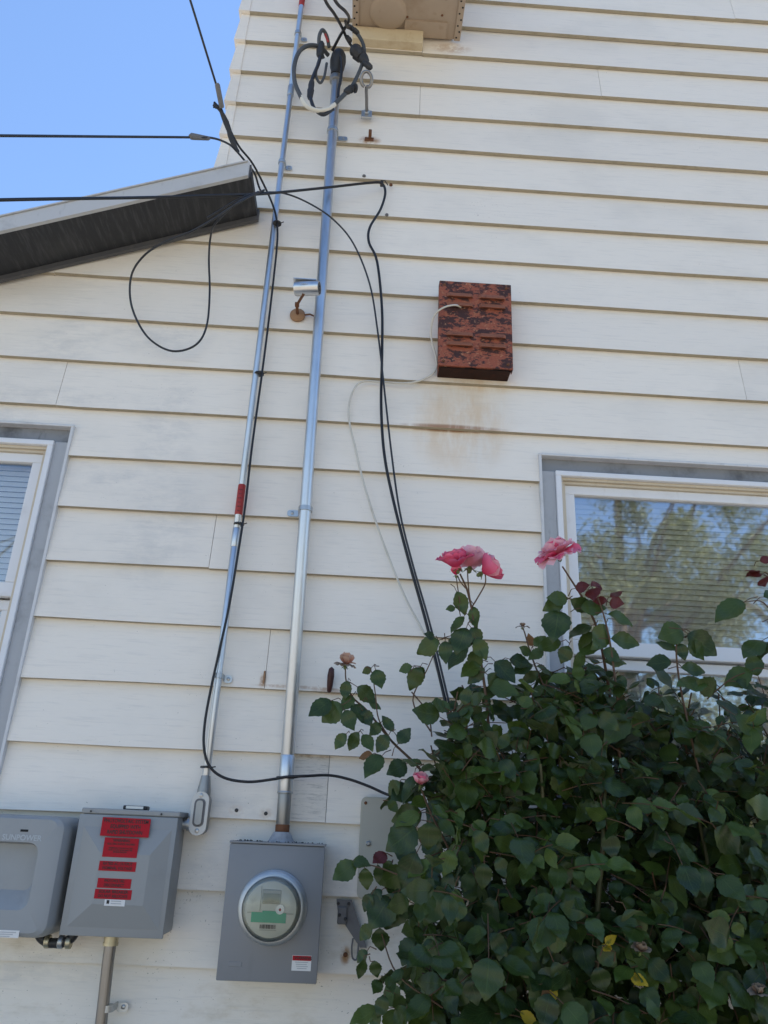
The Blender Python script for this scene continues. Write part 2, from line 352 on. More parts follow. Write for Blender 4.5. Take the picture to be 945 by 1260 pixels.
def pxpath(pts, step=6): return smoothpath([at(*p) for p in pts], step)
def rrect(x0, x1, z0, z1, r, n=5):
    out = []
    for cx, cz, a0 in ((x1-r, z1-r, 0), (x0+r, z1-r, 90), (x0+r, z0+r, 180), (x1-r, z0+r, 270)):
        for k in range(n+1):
            a = math.radians(a0+90*k/n); out.append((cx+r*math.cos(a), cz+r*math.sin(a)))
    return out
def text(txt, size, loc, parent, m='black', align='CENTER', name='lettering', sx=1.0, bold=0.0):
    cu = bpy.data.curves.new('txt', 'FONT'); cu.body = txt; cu.size = size; cu.align_x = align; cu.align_y = 'CENTER'; cu.resolution_u = 3; cu.offset = size*.025
    to = bpy.data.objects.new('txt', cu); COL.objects.link(to); dg = bpy.context.evaluated_depsgraph_get()
    me = bpy.data.meshes.new_from_object(to.evaluated_get(dg)); bpy.data.objects.remove(to); bpy.data.curves.remove(cu)
    me.transform(Matrix.Rotation(math.pi/2, 4, 'X') @ Matrix.Diagonal((sx, 1, 1, 1))); me.materials.clear(); me.materials.append(M[m]); me.name = name
    return place(name, me, loc, parent)

# ---------------------------------------------------------------- ground
S = 0.2032; Z19 = 1.18
zline = lambda i: Z19+(19-i)*S
g = MB(); n = 24; xs = np.linspace(-1, 1, n+1); xs = np.sign(xs)*abs(xs)**2.2*250
g.add([(x, y, 0) for y in xs for x in xs], [(j*(n+1)+i, j*(n+1)+i+1, (j+1)*(n+1)+i+1, (j+1)*(n+1)+i) for j in range(n) for i in range(n)])
mg = mat('dry_yard_ground', (.3, .26, .18), .95); t = NT(mg)
a = t.noise(t.pos(), .35, 6, .6); b = t.noise(t.pos(), 14, 5, .7)
t.l(t.mix(t.math('MULTIPLY', b, .6), t.mix(t.smooth(a, .35, .65), (.43, .385, .325), (.36, .325, .26)), (.28, .24, .19)), t.b.inputs['Base Color']); t.bump(b, .6, .03)
tag(g.build('ground', mg, origin=(0, 0, 0)), kind='structure')

# ---------------------------------------------------------------- house
house = thing('house', (0, 0, 0), 'house with white lap siding, two windows and a low wing roof edge', 'house')
XC = -.715                                             # corner of the tall part
rk = lambda x: 3.566+.399*(x+1.506)                    # underside of the wing's sloping roof edge at the wall
WINR = (.662, 1.90, 1.42, 2.919); WINL = (-2.05, -1.092, 1.62, 2.924)
XL, XR = -3.2, 4.2
def board(i, x0, x1, dz=0, dy=0):
    zb, zt = zline(i)+dz, zline(i-1)+.03
    crit_x = {x0, x1}; crit_z = {zb, zt}
    for a, b, c, d in (WINR, WINL):
        for q in (a, b):
            if x0 < q < x1: crit_x.add(q)
        for q in (c, d):
            if zb < q < zt: crit_z.add(q)
    if x0 < XC < x1: crit_x.add(XC)
    def cap(x): return rk(x)+.03 if x < XC-1e-6 else 99
    if i <= 8:
        for zz in (zb, zt):
            xx = -1.506+(zz-.03-3.566)/.399
            if x0 < xx < min(x1, XC): crit_x.add(xx)
    xs = sorted(crit_x); full = [xs[0]]
    for q in xs[1:]:
        m_ = max(1, int((q-full[-1])/.45)); a = full[-1]; full += [a+(q-a)*(k+1)/m_ for k in range(m_)]
    xs = full; zs = sorted(crit_z); wob = {x: random.uniform(-.0022, .0022) for x in xs}; woby = {x: random.uniform(-.0007, .0007) for x in xs}
    nz = len(zs); TH = .0185
    def inc(k, j):
        if k < 0 or j < 0 or k >= len(xs)-1 or j >= nz-1: return False
        cx, cz = (xs[k]+xs[k+1])/2, (zs[j]+zs[j+1])/2
        if cx < XC and zs[j] >= cap(cx)-.002: return False
        return not any(a < cx < b and c < cz < d for a, b, c, d in (WINR, WINL))
    V = []; idx = {}
    def vert(k, j, back, left=False):
        x, z = xs[k], zs[j]
        zc = min(z, cap(xs[k]-1e-4 if left else xs[k])); key = (k, j, back, left and abs(x-XC) < 1e-6)
        if key not in idx:
            if j == 0: zc += wob[x]
            y = .0205*(zc-zb)/S + dy + woby[x] + (TH if back else 0)
            idx[key] = len(V); V.append((x, y, zc))
        return idx[key]
    F = []; edge = []
    for k in range(len(xs)-1):
        for j in range(nz-1):
            if not inc(k, j): continue
            q = lambda kk, jj, b: vert(kk, jj, b, kk == k+1)
            a, b, c, d = q(k, j, 0), q(k+1, j, 0), q(k+1, j+1, 0), q(k, j+1, 0); A, B, C_, D_ = q(k, j, 1), q(k+1, j, 1), q(k+1, j+1, 1), q(k, j+1, 1)
            F.append((a, b, c, d))
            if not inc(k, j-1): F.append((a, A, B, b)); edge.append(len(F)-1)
            if not inc(k, j+1): F.append((d, c, C_, D_))
            if not inc(k-1, j): F.append((a, d, D_, A))
            if not inc(k+1, j): F.append((b, B, C_, c))
    if not F: return
    mb = MB(); mb.add(V, F); o = mb.build('siding_board', 'siding', house); o.data.materials.append(M['lip_shade'])
    for q in edge: o.data.polygons[q].material_index = 1  # lip undersides: tan colour paints in their shade and the ground bounce
X_ = lambda px, py: at(px, py, 0).x
joints = {10: [X_(75, 470)], 13: [X_(261, 666)], 9: [X_(915, 465)], 2: [X_(517, 122)], 1: [X_(739, 102)], 15: [X_(329, 808)], 17: [X_(403, 970)], 7: [X_(66, 336)], 0: [.17],
          5: [2.3], 12: [2.5], -2: [1.75], 19: [.35], 21: [-.2], 4: [-2.4], 16: [2.1], 18: [2.6], 6: [2.9], 3: [3.1], 20: [1.1], 23: [.5]}
for i in range(-6, 25):
    zb = zline(i)
    left = XC+.012 if zb > rk(XC)+.03 else XL
    cuts = [left] + [q for q in joints.get(i, []) if left < q < XR] + [XR]
    for a, b, c, d in (WINR, WINL):                       # courses the window cuts right through
        if zb > c-.02 and zb+S+.03 < d+.031: cuts += [a-.001, b+.001]; cuts = [q for q in cuts if not a < q < b]
    cuts.sort()
    for a, b in zip(cuts[:-1], cuts[1:]):
        if any(w[0]-.01 < a < w[1]-.01 and zb > w[2]-.02 and zb+S < w[3] for w in (WINR, WINL)): continue
        board(i, a+.0008, b-.0008, random.uniform(-.0012, .0012), random.uniform(-.0008, .0008))
    if left > XL:                                         # folded metal corner cap of each course
        c = MB(); e = random.uniform(-.002, .002); zt = zb+S-.004; p0, p1 = XC-.016+e, XC-.002+e
        c.add([(p0, -.005, zb-.003), (XC+.036, -.0045, zb-.003), (XC+.036, .0155, zt), (p1, .0155, zt),
               (p0, .05, zb-.003), (XC+.036, .016, zb-.003), (XC+.036, .024, zt), (p1, .05, zt)],
              [(0, 1, 2, 3), (0, 3, 7, 4), (0, 4, 5, 1), (1, 5, 6, 2), (3, 2, 6, 7)])
        c.build('corner_cap', 'siding', house)
# wall core behind the siding, with the window openings left free
def core(x0, x1, z0, z1, y0=.03, y1=.16):
    MB().box(x0, x1, y0, y1, z0, z1).build('wall_core', 'room', house)
core(XC+.03, WINR[0], 0, 6.5); core(WINR[1], XR, 0, 6.5); core(WINR[0], WINR[1], WINR[3], 6.5); core(WINR[0], WINR[1], 0, WINR[2])
core(WINL[1], XC+.03, 0, 3.80); core(XL, WINL[0], 0, 2.93); core(WINL[0], WINL[1], WINL[3], 3.28); core(WINL[0], WINL[1], 0, WINL[2])
MB().box(XR, XR+.15, .02, 7.2, 0, 6.5).box(XC+.0, XC+.15, .17, 7.2, 2.6, 6.5).box(XL, XR, 7.2, 7.35, 0, 6.5).box(XL-.15, XL, .02, 7.2, 0, 2.7).build('wall', 'siding', house)
MB().box(XC+.03, XR+.4, -.05, 7.7, 6.5, 6.62).build('roof', 'dark_trim', house)
MB().box(XL, XR, .2, 7.1, 0, .1).build('floor_slab', 'room', house)
# sloping edge of the wing roof
roof = part('wing_roof', house)
PR = .232
def slope(x0, x1, za, zb_, y0, y1, name, m, **kw):
    mb = MB(); mb.add([(x, y, rk(x)+z) for y in (y0, y1) for x, z in ((x0, za), (x1, za), (x1, zb_), (x0, zb_))], [(0, 1, 2, 3), (7, 6, 5, 4), (0, 4, 5, 1), (1, 5, 6, 2), (2, 6, 7, 3), (3, 7, 4, 0)])
    return mb.build(name, m, roof, **kw)
slope(XL-.3, -.512, 0, .03, -PR+.004, -.018, 'soffit', 'soffit')
slope(XL-.3, -.524, -.002, .067, -PR-.014, -PR+.002, 'fascia', 'fascia')
slope(XL-.3, -.505, -.022, .034, -.020, -.002, 'frieze_strip', 'dark_trim')
slope(XL-.3, -.530, .069, .075, -PR-.020, 7.2, 'roof_deck', 'fascia')
slope(-.530, -.518, .003, .066, -PR, -.004, 'end_board', 'dark_trim')

# windows
def window(W, rail_z, name, gm, label):
    x0, x1, z0, z1 = W; w = part(name, house); w['label'] = label
    def ring(nm, m, d0, d1, ya, yb, bev=.0012, base=(x0, x1, z0, z1)):
        a0, a1, c0, c1 = base
        for k, (p, q, r, s_) in enumerate(((a0+d0, a1-d0, c1-d1, c1-d0), (a0+d0, a0+d1, c0+d0, c1-d1), (a1-d1, a1-d0, c0+d0, c1-d1), (a0+d1, a1-d1, c0+d0, c0+d1))):
            MB().box(p, q, ya, yb, r, s_, bev).build(nm, m, w)
    ring('channel_trim', 'channel', -.004, .006, -.006, .03)
    # grey metal capping, recessed; its head stands a little deeper
    MB().box(x0+.006, x1-.006, .026, .05, z1-.062, z1-.006, .001).build('head_casing', 'casing_shaded_dirty', w)  # head colour darkened to paint in the recess shade, besides its stains
    for a, b in ((x0+.006, x0+.058), (x1-.058, x1-.006)): MB().box(a, b, .012, .05, z0+.006, z1-.0635, .001).build('side_casing', 'casing', w)
    MB().box(x0+.058, x1-.058, .000, .05, z0+.006, z0+.05, .002).build('sill', 'casing', w)
    I = (x0+.058, x1-.058, z0+.05, z1-.0635)
    ring('frame', 'vinyl', .0006, .021, -.002, .06, .002, I)
    ring('track', 'track', .021, .031, .016, .07, .001, I); ring('track', 'track', .031, .041, .028, .074, .001, I)
    J = (I[0]+.041, I[1]-.041, I[2]+.041, I[3]-.041)
    # upper and lower sash
    for nm, c0, c1, ya in (('upper_sash', rail_z, J[3], .040), ('lower_sash', J[2], rail_z-.006, .066)):
        s_ = part(nm, house); s_.parent = w; ORG[s_.name] = ORG[w.name]
        def bar(*a): MB().box(*a, .003, 2).build('rail', 'vinyl', w)
        bar(J[0], J[1], ya, ya+.03, c1-.036, c1); bar(J[0], J[1], ya, ya+.03, c0, c0+.052)
        bar(J[0], J[0]+.038, ya, ya+.03, c0+.052, c1-.036); bar(J[1]-.038, J[1], ya, ya+.03, c0+.052, c1-.036)
        MB().box(J[0]+.036, J[1]-.036, ya+.016, ya+.020, c0+.05, c1-.034).build('pane', gm, w)
        bpy.data.objects.remove(s_)
    # blind
    z = J[3]-.03; k = 0
    slat = MB(); L = J[1]-J[0]-.03; tl = math.radians(66)
    c_, s_ = math.cos(tl)*.0125, math.sin(tl)*.0125; hx = L/2
    slat.add([(-hx, -c_, -s_), (hx, -c_, -s_), (hx, 0, .0018), (-hx, 0, .0018), (hx, c_, s_), (-hx, c_, s_)], [(0, 1, 2, 3), (3, 2, 4, 5)])
    me = None
    while z > J[2]+.02:
        org = ((J[0]+J[1])/2, .118, z)
        if me is None: o = slat.build('blind_slat', 'blind', w, 180, origin=(0, 0, 0)); me = o.data; o.location = org
        else: place('blind_slat', me, org, w)
        z -= .0215; k += 1
    MB().box(x0-.1, x1+.1, .9, .92, z0-.1, z1+.1).build('room_backdrop', 'room', w)
    return w
window(WINR, 2.168, 'window', 'glass', 'white window with yellowed track and blind, behind the roses')
window(WINL, 2.27, 'window', 'glass_plain', 'white window cut by the left edge of the picture')

# ---------------------------------------------------------------- conduits
def strap(mb_parent, x, z, r, side=1, yc=-.03, name='strap', m='strap', tab=.03):
    mb = MB(); pts = []
    mb.lathe([(r+.0005, -.009), (r+.004, -.0085), (r+.004, .0085), (r+.0005, .009)], (x, yc, z), (0, 0, 1), 20)
    a0, a1 = (x+side*(r+.001), x+side*(r+tab)); zz = z-.004
    mb.box(min(x+side*(r+.0005), x+side*(r+.0042)), max(x+side*(r+.0005), x+side*(r+.0042)), yc, -.004, z-.0085, z+.0085)
    pl = rrect(min(a0, a1), max(a0, a1), zz-.013, zz+.011, .010, 4); mb.prism(pl, -.008, -.004)
    o = mb.build(name, m, mb_parent, 35)
    MB().lathe([(.006, 0), (.006, .003), (.003, .0045)], (x+side*(r+tab*.6), -.008, zz), (0, -1, 0), 10).build('screw', 'screwhead', o, 35)
    return o
# service mast
XM = -.2; mast = thing('service_mast', (XM, 0, 1.54), 'thick shiny metal conduit running up to the meter wires, rusty at its foot', 'conduit')
RM = .0212; YM = -.038; xb, xt = at(348, 1012, YM).x, at(414, 95, YM).x
mx = lambda z: xb+(xt-xb)*(z-1.58)/(4.80-1.58)
def mtube(z0, z1, r, name, m='galv', n=24):
    bev = .003
    return MB().tube([(mx(z0), YM, z0), (mx(z0), YM, z0+bev), (mx(z1), YM, z1-bev), (mx(z1), YM, z1)], [r-bev*.6, r, r, r-bev*.6], n).build(name, m, mast, 40)
zc1 = at(352, 960, YM).z
mtube(zc1, 4.83, RM, 'upper_pipe'); mtube(1.575, zc1+.004, RM*.98, 'lower_pipe', 'cast'); mtube(zc1-.035, zc1+.075, RM+.0022, 'coupling'); mtube(zc1-.040, zc1-.033, RM+.004, 'coupling_ring', 'strap')
mtube(1.545, 1.578, RM+.0005, 'threaded_foot', 'ruststeel')
hub = MB().lathe([(.052, 1.505), (.048, 1.520), (.036, 1.535), (.030, 1.548), (.024, 1.556)], (mx(1.55), YM-.01, 0), (0, 0, 1), 24).build('sealed_hub', 'caulk', mast, 40)
for px, py, sd in ((378, 627, -1), (417, 162, 1)):
    z = at(px, py, YM).z; strap(mast, mx(z), z, RM, sd, YM, tab=.045)
# weatherhead
wh = part('weatherhead', mast); zt = 4.83
MB().lathe([(RM+.004, -.03), (RM+.006, 0), (RM+.012, .012), (RM+.016, .05), (RM+.012, .085), (RM+.002, .105), (.006, .112)], (mx(zt), YM-.012, zt-.01), (0.05, -.1, 1), 20).build('hood', 'connector', wh, 50)
MB().lathe([(RM+.003, 0), (RM+.008, .004), (RM+.009, .03), (RM+.003, .038)], (mx(zt), YM, zt-.075), (0, 0, 1), 20).build('hood_clamp', 'cast', wh, 40)

# slim conduit
RN = .0122; YN = -.03; xnb, xnt = at(251.7, 970, YN).x, at(371, 6, YN).x
nx_ = lambda z: xnb+(xnt-xnb)*(z-1.67)/(5.27-1.67)
slim = thing('slim_conduit', (nx_(1.6), 0, 1.5), 'thin metal conduit with a red band, ending in an oval fitting', 'conduit')
def ntube(z0, z1, r, name, m='galv', n=18):
    return MB().tube([(nx_(z0), YN, z0), (nx_(z0), YN, z0+.002), (nx_(z1), YN, z1-.002), (nx_(z1), YN, z1)], [r-.001, r, r, r-.001], n).build(name, m, slim, 40)
zq = at(290, 665, YN).z; zk = at(356.5, 112, YN).z
ntube(1.64, zq, RN*1.02, 'lower_pipe'); ntube(zq, zk, RN, 'middle_pipe'); ntube(zk, 6.2, RN, 'upper_pipe')
ntube(zk-.03, zk+.03, RN+.003, 'coupling', 'strap'); ntube(zq-.025, zq+.045, RN+.002, 'coupling')
z0, z1 = at(295, 634, YN).z, at(300, 597, YN).z
rb = ntube(z0, z1, RN+.0016, 'red_band', 'redtape')
for k in range(6): text('WARNING' if k % 2 else 'SOLAR', .006, (nx_(z0), YN-RN-.0022, z0+.012+k*(z1-z0-.02)/6), rb, 'black', sx=.5)
ntube(at(371, 8, YN).z, 6.0, RN+.0016, 'red_band', 'redtape')
for px, py, sd in ((374, 42, 1), (350, 200, 1), (270, 832, 1)):
    z = at(px, py, YN).z; strap(slim, nx_(z), z, RN, sd, YN, tab=.03)
# oval access fitting at the foot and its elbow to the box
zf0, zf1 = at(240, 1027, YN-.03).z, at(250, 975, YN-.03).z; xf = (at(246, 1000, -.05).x)
fit = part('oval_fitting', slim)
MB().prism(rrect(xf-.024, xf+.024, zf0, zf1, .023, 8), -.060, -.006).build('fitting_body', 'cast', fit, 30)
MB().prism(rrect(xf-.026, xf+.026, zf0-.002, zf1+.002, .025, 8), -.066, -.0602).build('fitting_cover', 'ring2', fit, 30)
MB().prism(rrect(xf-.017, xf+.017, zf0+.022, zf1-.018, .014, 6), -.0672, -.0661).build('groove_shade', 'greysteel', fit, 30)  # flat dark plate that paints the shade of the cover's recess
MB().prism(rrect(xf-.0105, xf+.0105, zf0+.028, zf1-.024, .009, 6), -.073, -.0673).build('cover_emboss', 'cast', fit, 30)
for z in (zf0+.011, zf1-.009): MB().lathe([(.0065, 0), (.006, .002), (.003, .003)], (xf, -.066, z), (0, -1, 0), 12).build('screw', 'screwhead', fit, 35)
MB().lathe([(.021, 0), (.021, .02), (.016, .05), (.0145, .062)], (nx_(zf1), YN-.002, zf1-.012), (0, 0, 1), 20).build('fitting_neck', 'cast', fit, 40)
zn = at(228, 1014, -.05).z; MB().lathe([(.012, 0), (.012, .02), (.018, .0201), (.018, .032), (.014, .0321), (.014, .042), (.019, .0421), (.019, .058)], (xf-.078, -.036, zn), (1, 0, 0), 20).build('nipple', 'strap', fit, 30)

# lower conduit under the disconnect box
XD0, XD1 = -.772, -.488
xl = at(128, 1255, -.05).x; xl2 = at(137, 1165, -.05).x; zbt = at(128, 1240, -.05).z
lower = thing('lower_conduit', (xl, 0, 0), 'short metal conduit dropping from the grey box with red stickers', 'conduit')
lx = lambda z: xl+(xl2-xl)*(z-zline(19.4))/.25
MB().tube([(xl, -.05, 0.02), (xl, -.05, .9), (xl2, -.062, 1.2), (xl2, -.064, 1.262)], .0165, 20).build('pipe', 'oldgalv', lower, 40)
MB().lathe([(.022, 0), (.022, .008), (.0205, .0081), (.0205, .026), (.024, .0261), (.024, .034)], (xl2, -.064, 1.237), (0, 0, 1), 12).build('connector', 'brass', lower, 30)
strap(lower, xl+.001, zbt, .0165, 1, -.05, tab=.035)

# ---------------------------------------------------------------- meter
mbx = thing('meter_box', (-.193, 0, 1.168), 'grey steel meter box with round glass electricity meter', 'meter')
X0, X1, Z0, Z1, YF = -.332, -.053, 1.169, 1.526, -.12
MB().box(X0+.004, X1-.004, -.108, -.004, Z0+.004, Z1-.003, .002).build('enclosure', 'meterbox', mbx)
cov = MB().box(X0, X1, YF, -.1085, Z0, Z1-.006, .003, 2).build('cover', 'meterbox', mbx, 30)
MB().box(X0-.002, X1+.002, YF-.004, -.006, Z1-.005, Z1+.001, .0015).build('rain_lip', 'meterbox', mbx)
MB().box(X0+.03, X0+.068, YF-.0012, YF+.001, Z0+.035, Z0+.047, .001).build('embossed_mark', 'meterbox', mbx)
XMT, ZMT = at(334, 1118, -.17).x, at(334, 1118, -.17).z
met = part('meter', mbx)
MB().lathe([(.098, 0), (.098, .012), (.094, .016), (.094, .030), (.089, .034), (.083, .036)], (XMT, YF-.0005, ZMT), (0, -1, 0), 48).build('meter_ring', 'ring', met, 35)
dome = MB().lathe([(.0825, .034), (.0822, .06), (.080, .075), (.0765, .0835), (.071, .087), (.02, .0885)], (XMT, YF, ZMT), (0, -1, 0), 48)
mgl = bpy.data.materials.new('meter_glass'); mgl.use_nodes = True; tt = mgl.node_tree; tt.nodes.clear()
o_ = tt.nodes.new('ShaderNodeOutputMaterial'); q1 = tt.nodes.new('ShaderNodeBsdfTransparent'); q1.inputs[0].default_value = (.90, .92, .91, 1); q2 = tt.nodes.new('ShaderNodeBsdfGlossy'); q2.inputs['Roughness'].default_value = .08
q3 = tt.nodes.new('ShaderNodeFresnel'); q3.inputs[0].default_value = 1.45; q4 = tt.nodes.new('ShaderNodeMixShader'); tt.links.new(q3.outputs[0], q4.inputs[0]); tt.links.new(q1.outputs[0], q4.inputs[1]); tt.links.new(q2.outputs[0], q4.inputs[2]); tt.links.new(q4.outputs[0], o_.inputs[0])
dome.build('glass_cover', mgl, met, 40)
MB().lathe([(.079, .02), (.079, .055), (.072, .066), (.071, .072), (.01, .072)], (XMT, YF, ZMT), (0, -1, 0), 40).build('dial_body', 'dial', met, 35)
yd = YF-.0725
MB().prism([(XMT+.0705*math.cos(a), ZMT+.0705*math.sin(a)) for a in np.linspace(0, math.pi*2, 40, endpoint=False)], yd-.0008, yd).build('face_plate', 'dial', met)
y2 = yd-.0012
MB().prism([(XMT-.064, ZMT-.006), (XMT-.03, ZMT-.006), (XMT-.03, ZMT+.058), (XMT-.045, ZMT+.05), (XMT-.058, ZMT+.034)], y2-.004, y2).build('raised_panel', 'dial', met)
MB().prism([(XMT-.064, ZMT-.011), (XMT+.064, ZMT-.011), (XMT+.064, ZMT-.0085), (XMT-.064, ZMT-.0085)], y2-.001, y2).build('dividing_line', 'tan', met)
MB().box(XMT-.026, XMT+.026, y2-.003, y2, ZMT+.014, ZMT+.05, .002).build('display_bezel', 'tan', met)
MB().box(XMT-.023, XMT+.023, y2-.004, y2-.0031, ZMT+.017, ZMT+.040, 0).build('display', 'lcd', met)
gs = MB().box(XMT-.052, XMT+.044, y2-.0025, y2-.0015, ZMT-.033, ZMT-.008, 0).build('green_sticker', 'green', met)
MB().box(XMT-.022, XMT+.020, y2-.0028, y2-.0016, ZMT-.012, ZMT-.004, 0).build('green_sticker', 'green', met)
for k in range(16): MB().box(XMT-.026+k*.0028, XMT-.0255+k*.0028+random.choice([.0005, .001, .0014]), y2-.002, y2-.0008, ZMT-.048, ZMT-.038).build('barcode_bar', 'black', met)
MB().box(XMT-.026, XMT+.02, y2-.0014, y2-.0008, ZMT-.0525, ZMT-.0505).build('printed_line', 'tan', met)
MB().lathe([(.0125, 0), (.0125, .002), (.010, .0021), (.010, .0005)], (XMT+.026, y2-.003, ZMT+.001), (0, -1, 0), 24).build('reset_ring', 'ring', met, 30)
MB().lathe([(.004, 0), (.003, .003)], (XMT+.026, y2-.003, ZMT), (0, -1, 0), 12).build('reset_button', 'redtape', met, 30)
xw, zw = at(371, 1185, YF).x, at(371, 1185, YF).z
lb = MB().box(xw-.027, xw+.027, YF-.0012, YF-.0002, zw-.019, zw+.019).build('warning_label', 'white', mbx)
MB().box(xw-.026, xw+.026, YF-.0022, YF-.0013, zw+.006, zw+.018).build('red_header', 'red', lb); text('WARNING', .010, (xw+.004, YF-.0026, zw+.012), lb)
for k in range(4): MB().box(xw-.018+.002*k, xw+.018-.003*(k % 2), YF-.0018, YF-.0013, zw+.001-k*.005, zw+.0028-k*.005).build('printed_line', 'casing', lb)

db = MB()
for k in range(60):
    p = Vector((random.uniform(-.325, -.06), random.uniform(-.118, -.02), 1.5275)); r = random.uniform(.0012, .0034)
    db.add([p+Vector((r*random.uniform(.6, 1.6), 0, 0)), p+Vector((-r, r, 0)), p+Vector((-r*.6, -r, 0)), p+Vector((0, 0, r*1.2))], [(0, 1, 3), (1, 2, 3), (2, 0, 3), (0, 2, 1)])
tag(db.build('debris', 'hole', mbx), kind='stuff')

# ---------------------------------------------------------------- solar disconnect
dsc = thing('disconnect_box', (-.63, 0, 1.268), 'grey steel box with raised front and five red warning stickers', 'electrical box')
X0, X1, Z0, Z1, YF = -.772, -.487, 1.268, 1.598, -.15
MB().box(X0+.008, X1-.004, -.138, -.004, Z0+.006, Z1-.002, .002).build('enclosure', 'disc', dsc)
MB().box(X0+.002, X1+.003, YF+.004, -.006, Z1-.014, Z1+.001, .003, 2).build('top_lip', 'disc', dsc)
MB().box(X0, X1, YF, -.1385, Z0, Z1-.016, .0025, 2).build('door', 'disc', dsc, 30)
a0, a1, b0, b1 = X0+.018, X1-.014, Z0+.022, Z1-.05; c0, c1, d0, d1 = X0+.082, X1-.062, Z0+.082, Z1-.118; yb, yf = YF-.0006, YF-.020
emb = MB(); emb.add([(a0, yb, b0), (a1, yb, b0), (a1, yb, b1), (a0, yb, b1), (c0, yf, d0), (c1, yf, d0), (c1, yf, d1), (c0, yf, d1)], [(0, 1, 5, 4), (1, 2, 6, 5), (2, 3, 7, 6), (3, 0, 4, 7), (4, 5, 6, 7), (3, 2, 1, 0)]); emb.build('raised_panel', 'disc', dsc)
hl = MB().box(-.662, -.59, -.11, -.075, Z1+.0015, Z1+.013, .003, 2).build('latch', 'blackplastic', dsc)
MB().box(-.652, -.60, -.115, -.11, Z1+.003, Z1+.012, .001).build('latch_plate', 'strap', dsc)
for x in (X0+.03, X1-.05): MB().lathe([(.003, 0), (.002, .002)], (x, YF-.0002, Z1-.008), (0, -1, 0), 8).build('screw', 'blackplastic', dsc)
def sticker(px, py, wpx, hpx, y, lines, m='red', col='black', tl=0):
    c = at(px, py, y); k = (c-CAM).dot(fw)/CF; w, h = wpx*k/2, (at(px, py-hpx/2, y).z-at(px, py+hpx/2, y).z)/2
    st = MB(); st.add([(c.x-w, y, c.z-h), (c.x+w, y, c.z-h), (c.x+w, y, c.z+h), (c.x-w, y, c.z+h), (c.x-w, y+.001, c.z-h), (c.x+w, y+.001, c.z-h), (c.x+w, y+.001, c.z+h), (c.x-w, y+.001, c.z+h)], [(0, 1, 2, 3), (0, 4, 5, 1), (1, 5, 6, 2), (2, 6, 7, 3), (3, 7, 4, 0)])
    o = st.build('sticker', m, dsc); tot = sum(l[1] for l in lines); z = c.z+h*.94
    for txt, wt, wd in lines:
        hh = 2*h*.9*wt/tot; z -= hh/2
        if txt: 
            tx = text(txt, hh*.95, (c.x, y-.0006, z), o, col, bold=.0)
            ww = tx.dimensions.x or 1; bb = [v.co.x for v in tx.data.vertices]; ww = max(bb)-min(bb); f = min(1.6, 2*w*wd/ww)
            tx.scale = (f, 1, 1)
        z -= hh/2
    return o
zs_ = Z1-.09
yS = YF-.021
sticker(154.5, 1018, 59, 23, YF-.013, [('PHOTOVOLTAIC SYSTEM', 1, .92), ('EQUIPPED WITH', 1, .62), ('RAPID SHUTDOWN', 1, .72)])
sticker(148.5, 1043, 42, 24, yS, [('WARNING', 1.3, .5), ('ELECTRIC SHOCK HAZARD', .8, .8), ('', .5, 0), ('TERMINALS ON BOTH LINE', .6, .7), ('AND LOAD SIDES MAY BE', .6, .7), ('ENERGIZED', .6, .4), ('', .8, 0)])
sticker(144.5, 1066, 45, 12, yS, [('RATED AC OUTPUT', 1, .8), ('NOMINAL VOLTAGE', 1, .8)])
sticker(140.5, 1087, 41, 12, yS, [('PHOTOVOLTAIC', 1, .6), ('DISCONNECT', 1, .6)])
sticker(139, 1100.5, 45, 12, yS, [('SOLAR BREAKER', 1, .8), ('DO NOT RELOCATE', 1, .8)])
sl_ = sticker(141, 1111, 25, 8, yS, [('', 1, 0)], 'white')
c = at(133, 1110, yS); MB().box(c.x-.004, c.x+.003, yS-.001, yS-.0002, c.z-.004, c.z+.005).build('printed_mark', 'black', sl_)
for k in (0, 1): MB().box(c.x+.008, c.x+.036, yS-.001, yS-.0002, c.z+.002-k*.006, c.z+.004-k*.006).build('printed_line', 'casing', sl_)

# ---------------------------------------------------------------- inverter
inv = thing('inverter_box', (-1.0, 0, 1.26), 'rounded grey inverter housing with a large recessed front panel', 'electrical box')
X0, X1, Z0, Z1, YF = -1.24, -.790, 1.257, 1.572, -.175
def rframe(outer, inner, y0, y1, yi, name, m):
    n = len(outer); mb = MB()
    mb.add([(x, y0, z) for x, z in outer]+[(x, y0, z) for x, z in inner]+[(x, y1, z) for x, z in outer]+[(x, yi, z) for x, z in inner],
           [f for i in range(n) for j in [(i+1) % n] for f in ((i, j, n+j, n+i), (i, 2*n+i, 2*n+j, j), (n+i, n+j, 3*n+j, 3*n+i))])
    return mb.build(name, m, inv, 40)
body = []
prof = [(0, -.006), (0, -.12), (.004, -.150), (.014, -.168), (.030, YF)]
n_ = 28; mb = MB(); rings = [rrect(X0+d, X1-d*1.0, Z0+d*.5, Z1-d*.35, .045-min(.02, d), 6) for d, y in prof]
n_ = len(rings[0])
for (d, y), rg in zip(prof, rings): mb.v += [(x, y, z) for x, z in rg]
inner = rrect(X0+.05, X1-.072, Z0+.070, Z1-.072, .03, 6); mb.v += [(x, YF, z) for x, z in inner]; mb.v += [(x, YF+.034, z) for x, z in rrect(X0+.06, X1-.082, Z0+.118, Z1-.078, .026, 6)]
L_ = len(rings)+2
for i in range(L_-1):
    for j in range(n_): k = (j+1) % n_; mb.f.append((i*n_+j, i*n_+k, (i+1)*n_+k, (i+1)*n_+j))
mb.f.append(tuple((L_-1)*n_+j for j in range(n_))); mb.f.append(tuple(range(n_))[::-1])
mb.build('housing', 'inv', inv, 24)
c = at(30, 1022, YF); MB().box(c.x-.011, c.x+.011, YF-.0008, YF+.002, c.z-.003, c.z+.003).build('status_slot', 'hole', inv)
